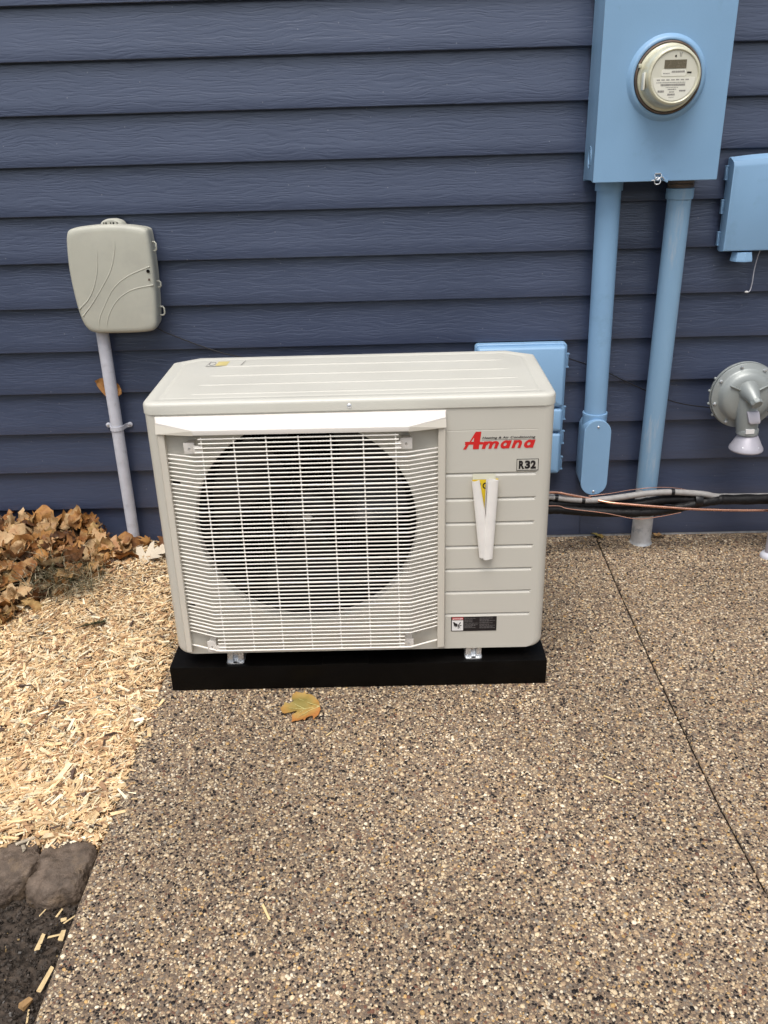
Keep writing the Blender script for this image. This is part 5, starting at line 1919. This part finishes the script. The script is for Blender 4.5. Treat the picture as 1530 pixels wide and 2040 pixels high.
# yellow maple leaf lying on the patio
YM = [(0.0472, -0.0024), (0.0444, 0.0178), (0.0425, 0.026), (0.0343, 0.0344), (0.0288, 0.0408), (0.018, 0.0494), (0.0076, 0.0527), (0.004, 0.0645),
      (0.001, 0.0554), (-0.0041, 0.0564), (-0.0188, 0.0631), (-0.0266, 0.0528), (-0.0269, 0.0321), (-0.0202, 0.0229), (-0.0314, 0.0151), (-0.0432, 0.0203),
      (-0.0445, 0.0102), (-0.0518, -0.0016), (-0.0487, -0.0117), (-0.0443, -0.0236), (-0.0377, -0.0277), (-0.0223, -0.0235), (-0.0081, -0.0187), (-0.0094, -0.0246),
      (-0.0199, -0.0341), (-0.0173, -0.0476), (-0.0183, -0.061), (-0.0069, -0.0548), (-0.004, -0.0595), (0.0098, -0.0522), (0.0141, -0.06), (0.0179, -0.0486),
      (0.0329, -0.0394), (0.0354, -0.0548), (0.0387, -0.0446), (0.047, -0.0332), (0.0505, -0.0145)]
bm = bmesh.new()
f_ = bm.faces.new([bm.verts.new((x, y, 0)) for x, y in YM])
f_.normal_update()
bmesh.ops.triangulate(bm, faces=[f_])
for _ in range(2):
    bmesh.ops.subdivide_edges(bm, edges=[e for e in bm.edges if e.calc_length() > .012], cuts=1)
    bmesh.ops.triangulate(bm, faces=[q for q in bm.faces if len(q.verts) > 3])


def ym_z(x, y):
    r2 = x * x + y * y
    return 1.1 * r2 + 0.004 * noise.noise(Vector((x * 38, y * 38, 4))) + 0.0022 * math.cos(math.atan2(y, x - .047) * 9)


for v in bm.verts:
    v.co.z = ym_z(v.co.x, v.co.y)
ym = bpy.data.meshes.new('leaf')
bm.to_mesh(ym)
bm.free()
ym.materials.append(M_YLEAF)
ym.shade_smooth()
vv = lambda *P: [(x, y, ym_z(x, y) + .0006) for x, y in P]
leaf_thing('maple_leaf', ym, (-0.2035, -0.9611, 0.0045), (0, 0, 0), 'yellow and orange maple leaf lying flat on the patio before the pad', 'leaf', 1.0, None,
           [vv((.0473, -.0044), (.0029, -.0052), (-.0300, -.0003)), vv((.0473, -.0044), (.0185, .0145), (-.0100, .0365)), vv((.0473, -.0044), (.0234, -.0137), (-.0059, -.0403)),
            vv((.0100, -.0048), (-.0100, .0080), (-.0180, .0140)), vv((.0130, -.0050), (.0020, -.0200), (-.0020, -.0260))])
pl_ = leaf_mesh(OAK, 0.150, 0.5, 0.10, 51, 'leaf', M_LEAFP)
leaf_thing('oak_leaf', pl_, (-0.795, -0.135, 0.030), (R(12), 0.10, R(-62)), 'pale cream lobed leaf on the mulch between conduit and unit', 'leaf')
bl_ = leaf_mesh(MAPLE, 0.115, 1.0, 0.2, 61, 'leaf', M_LEAF)
leaf_thing('fallen_leaf', bl_, (-0.745, -0.045, 0.045), (R(38), 0.2, R(40)), 'curled rust brown leaf standing between grey conduit and beige unit', 'leaf')
bm_ = leaf_mesh(MAPLE, 0.120, 0.7, 0.12, 62, 'leaf', M_LEAF)
leaf_thing('fallen_leaf', bm_, (-0.965, -0.130, 0.075), (R(28), 0.05, R(30)), 'large tan maple leaf lying on the heap just left of the grey conduit', 'leaf', 1.1)
wl_ = leaf_mesh(OVAL, 0.095, 1.2, 0.2, 63, 'leaf', M_LEAF)
leaf_thing('wall_leaf', wl_, (-0.884, -0.010, 0.583), (R(84), R(-62), R(4)), 'small brown leaf caught behind the grey conduit above its strap', 'leaf')
sl_ = leaf_mesh(OVAL, 0.056, 0.6, 0.2, 64, 'leaf', M_YLEAF)
leaf_thing('small_leaf', sl_, (0.748, -0.012, 0.010), (R(18), 0.1, R(95)), 'small yellow brown leaf at the wall end of the patio joint', 'leaf')
dl_ = leaf_mesh(OVAL, 0.055, 2.2, 0.2, 65, 'leaf', M_LEAF)
leaf_thing('curled_leaf', dl_, (0.956, -0.022, 0.008), (R(10), 0.2, R(80)), 'dark curled leaf on the patio right of the bare grey pipe', 'leaf')

# a dark evergreen sprig dropped on the mulch
spg = thing('evergreen_sprig', 'small dark green evergreen sprig lying on the wood chips', 'sprig', (-0.86, -0.56, 0.0))
zs = bed_height(-0.86, -0.56) + 0.010
MB().tube([(-0.905, -0.575, zs), (-0.87, -0.565, zs + .003), (-0.825, -0.545, zs + .002)], [.0018, .0015, .0008], 6).part('twig', mat('dark_twig', (0.035, 0.024, 0.018), .8, .2), spg)
mb = MB()
for i in range(150):
    t = rn.random()
    px_, py_ = -0.885 + .062 * t, -0.570 + .026 * t
    a = rn.uniform(0, 6.28)
    L_ = rn.uniform(.007, .016)
    d_ = Vector((math.cos(a), math.sin(a) * .8, rn.uniform(-.1, .6))).normalized()
    sd_ = d_.cross(Vector((0, 0, 1))).normalized() * .0011
    p_ = Vector((px_, py_, zs + .003))
    mb.add([p_ - sd_, p_ + sd_, p_ + d_ * L_ + sd_ * .3, p_ + d_ * L_ - sd_ * .3], [(0, 1, 2, 3)])
nd = mb.part('needles', mat('dull_green_needles', (0.060, 0.062, 0.030), .7, .2, var=.3, vscale=90), spg, smooth=0, recalc=False)
nd['kind'] = 'stuff'

# ------------------------------------------------------------------ loose chips
def chip(loc, L, Wd, T, rot, label, group=None, tint=(0.74, 0.58, 0.30)):
    n1 = np.array([0.0])
    V, F = boxes(n1, n1, n1, np.array([L]), np.array([Wd]), np.array([T]), n1, n1, n1, np.array([0.75]))
    o = tinted('wood_chip', V, F, np.repeat(np.array([tint]), 8, 0), M_CHIP)
    o.location = loc
    o.rotation_euler = rot
    o['label'] = label
    o['category'] = 'wood chip'
    if group:
        o['group'] = group
    return o


GRP = 'pale chips fallen on the dark soil'
for (x, y, L, Wd, a, lab) in [
    (-0.655, -1.521, .020, .003, 70, 'thin pale splinter on the soil farthest from the patio edge'),
    (-0.622, -1.523, .020, .006, 75, 'small pale chip on the soil just below the edging stones'),
    (-0.6085, -1.538, .010, .009, 20, 'short square pale chip on the soil nearest the stones'),
    (-0.5935, -1.5350, .034, .004, 50, 'long thin pale splinter leaning by the patio edge below the stones'),
    (-0.6350, -1.588, .036, .010, 92, 'broad upright pale chip left of the chip pair on the soil'),
    (-0.6130, -1.575, .024, .005, 18, 'slender pale chip bridging two broader chips on the soil'),
    (-0.5985, -1.574, .024, .012, 98, 'broad pale chip on the soil right of the slender one'),
    (-0.5960, -1.664, .046, .011, 82, 'largest pale chip on the soil beside the patio edge'),
    (-0.6005, -1.735, .026, .004, 105, 'thin pale splinter on the soil near the bottom left corner'),
]:
    chip((x, y, -0.050), L, Wd * .8, Wd * .16, (R(8), 0.05, R(a)), lab, GRP, (0.66, 0.50, 0.27))
chip((-0.6120, -1.712, -0.048), .020, .014, .008, (0, 0.1, R(60)), 'round brownish chunk of wood on the soil low beside the patio', GRP, (0.36, 0.22, 0.10))
chip((-0.2101, -1.5744, 0.004), .038, .0045, .002, (0, 0, R(-62)), 'thin wood splinter lying on the patio below the pad')
chip((0.5084, -1.2369, 0.004), .040, .003, .002, (0, 0, R(-35)), 'thin wood splinter lying on the patio left of the joint')
chip((-0.1273, -1.0665, 0.004), .016, .003, .002, (0, 0, R(50)), 'tiny wood splinter on the patio right of the yellow leaf')

# ------------------------------------------------------------------ scalloped edging stones
def stone(name, lobes, label, seed, base):
    """one rough stone: smooth union of lobes by voxel remesh"""
    mb = MB()
    for (x, y, z, rx, ry, rz) in lobes:
        mb.ball((x, y + 0.018, z), 1.0, 24, 14, (rx, ry, rz))
    me = mb.mesh(name, M_ROCK, 0)
    o = bpy.data.objects.new(name, me)
    COL.objects.link(o)
    md = o.modifiers.new('remesh', 'REMESH')
    md.mode = 'VOXEL'
    md.voxel_size = 0.0030
    md.use_smooth_shade = True
    sm = o.modifiers.new('smooth', 'SMOOTH')
    sm.factor = 0.5
    sm.iterations = 4
    dg = bpy.context.evaluated_depsgraph_get()
    me2 = bpy.data.meshes.new_from_object(o.evaluated_get(dg))
    o.modifiers.clear()
    o.data = me2
    for v in me2.vertices:
        c = v.co
        top = -0.012 + 0.006 * noise.noise(Vector((c.x * 22 + seed, c.y * 22, 0)))
        if c.z > top - 0.012:        # flat weathered top, softly rounded off
            c.z = top - 0.012 + 0.012 * math.tanh((c.z - top + 0.012) / 0.012)
        n_ = v.normal
        d = 0.004 * noise.noise(c * 20 + Vector((seed, 0, 0))) + 0.0026 * noise.noise(c * 60) + 0.0022 * noise.noise(c * 130) + 0.0014 * noise.noise(c * 260)
        v.co = c + n_ * d
    me2.shade_smooth()
    recenter(o)
    o['label'] = label
    o['category'] = 'edging stone'
    return o


stone('edging_stone', [(-0.660, -1.425, -0.045, .046, .052, .052), (-0.620, -1.428, -0.045, .040, .052, .052), (-0.615, -1.475, -0.050, .030, .042, .048),
                       (-0.650, -1.495, -0.052, .034, .036, .046), (-0.683, -1.482, -0.055, .026, .034, .042), (-0.640, -1.455, -0.045, .045, .045, .050)],
      'brown grey scalloped edging stone touching the patio edge', 1, 0)
stone('edging_stone', [(-0.790, -1.425, -0.038, .052, .052, .052), (-0.738, -1.418, -0.036, .034, .040, .052), (-0.718, -1.440, -0.038, .026, .030, .050),
                       (-0.724, -1.470, -0.040, .028, .032, .050), (-0.765, -1.490, -0.046, .040, .036, .048), (-0.815, -1.490, -0.048, .040, .036, .046), (-0.77, -1.455, -0.038, .05, .045, .052)],
      'dark grey scalloped edging stone at the left picture edge beside the browner one', 2, 0)
stone('edging_stone', [(-0.93, -1.435, -0.045, .055, .060, .052), (-0.88, -1.43, -0.045, .045, .055, .052), (-0.90, -1.482, -0.055, .060, .040, .044)],
      'third edging stone, farthest left along the mulch', 3, 0)
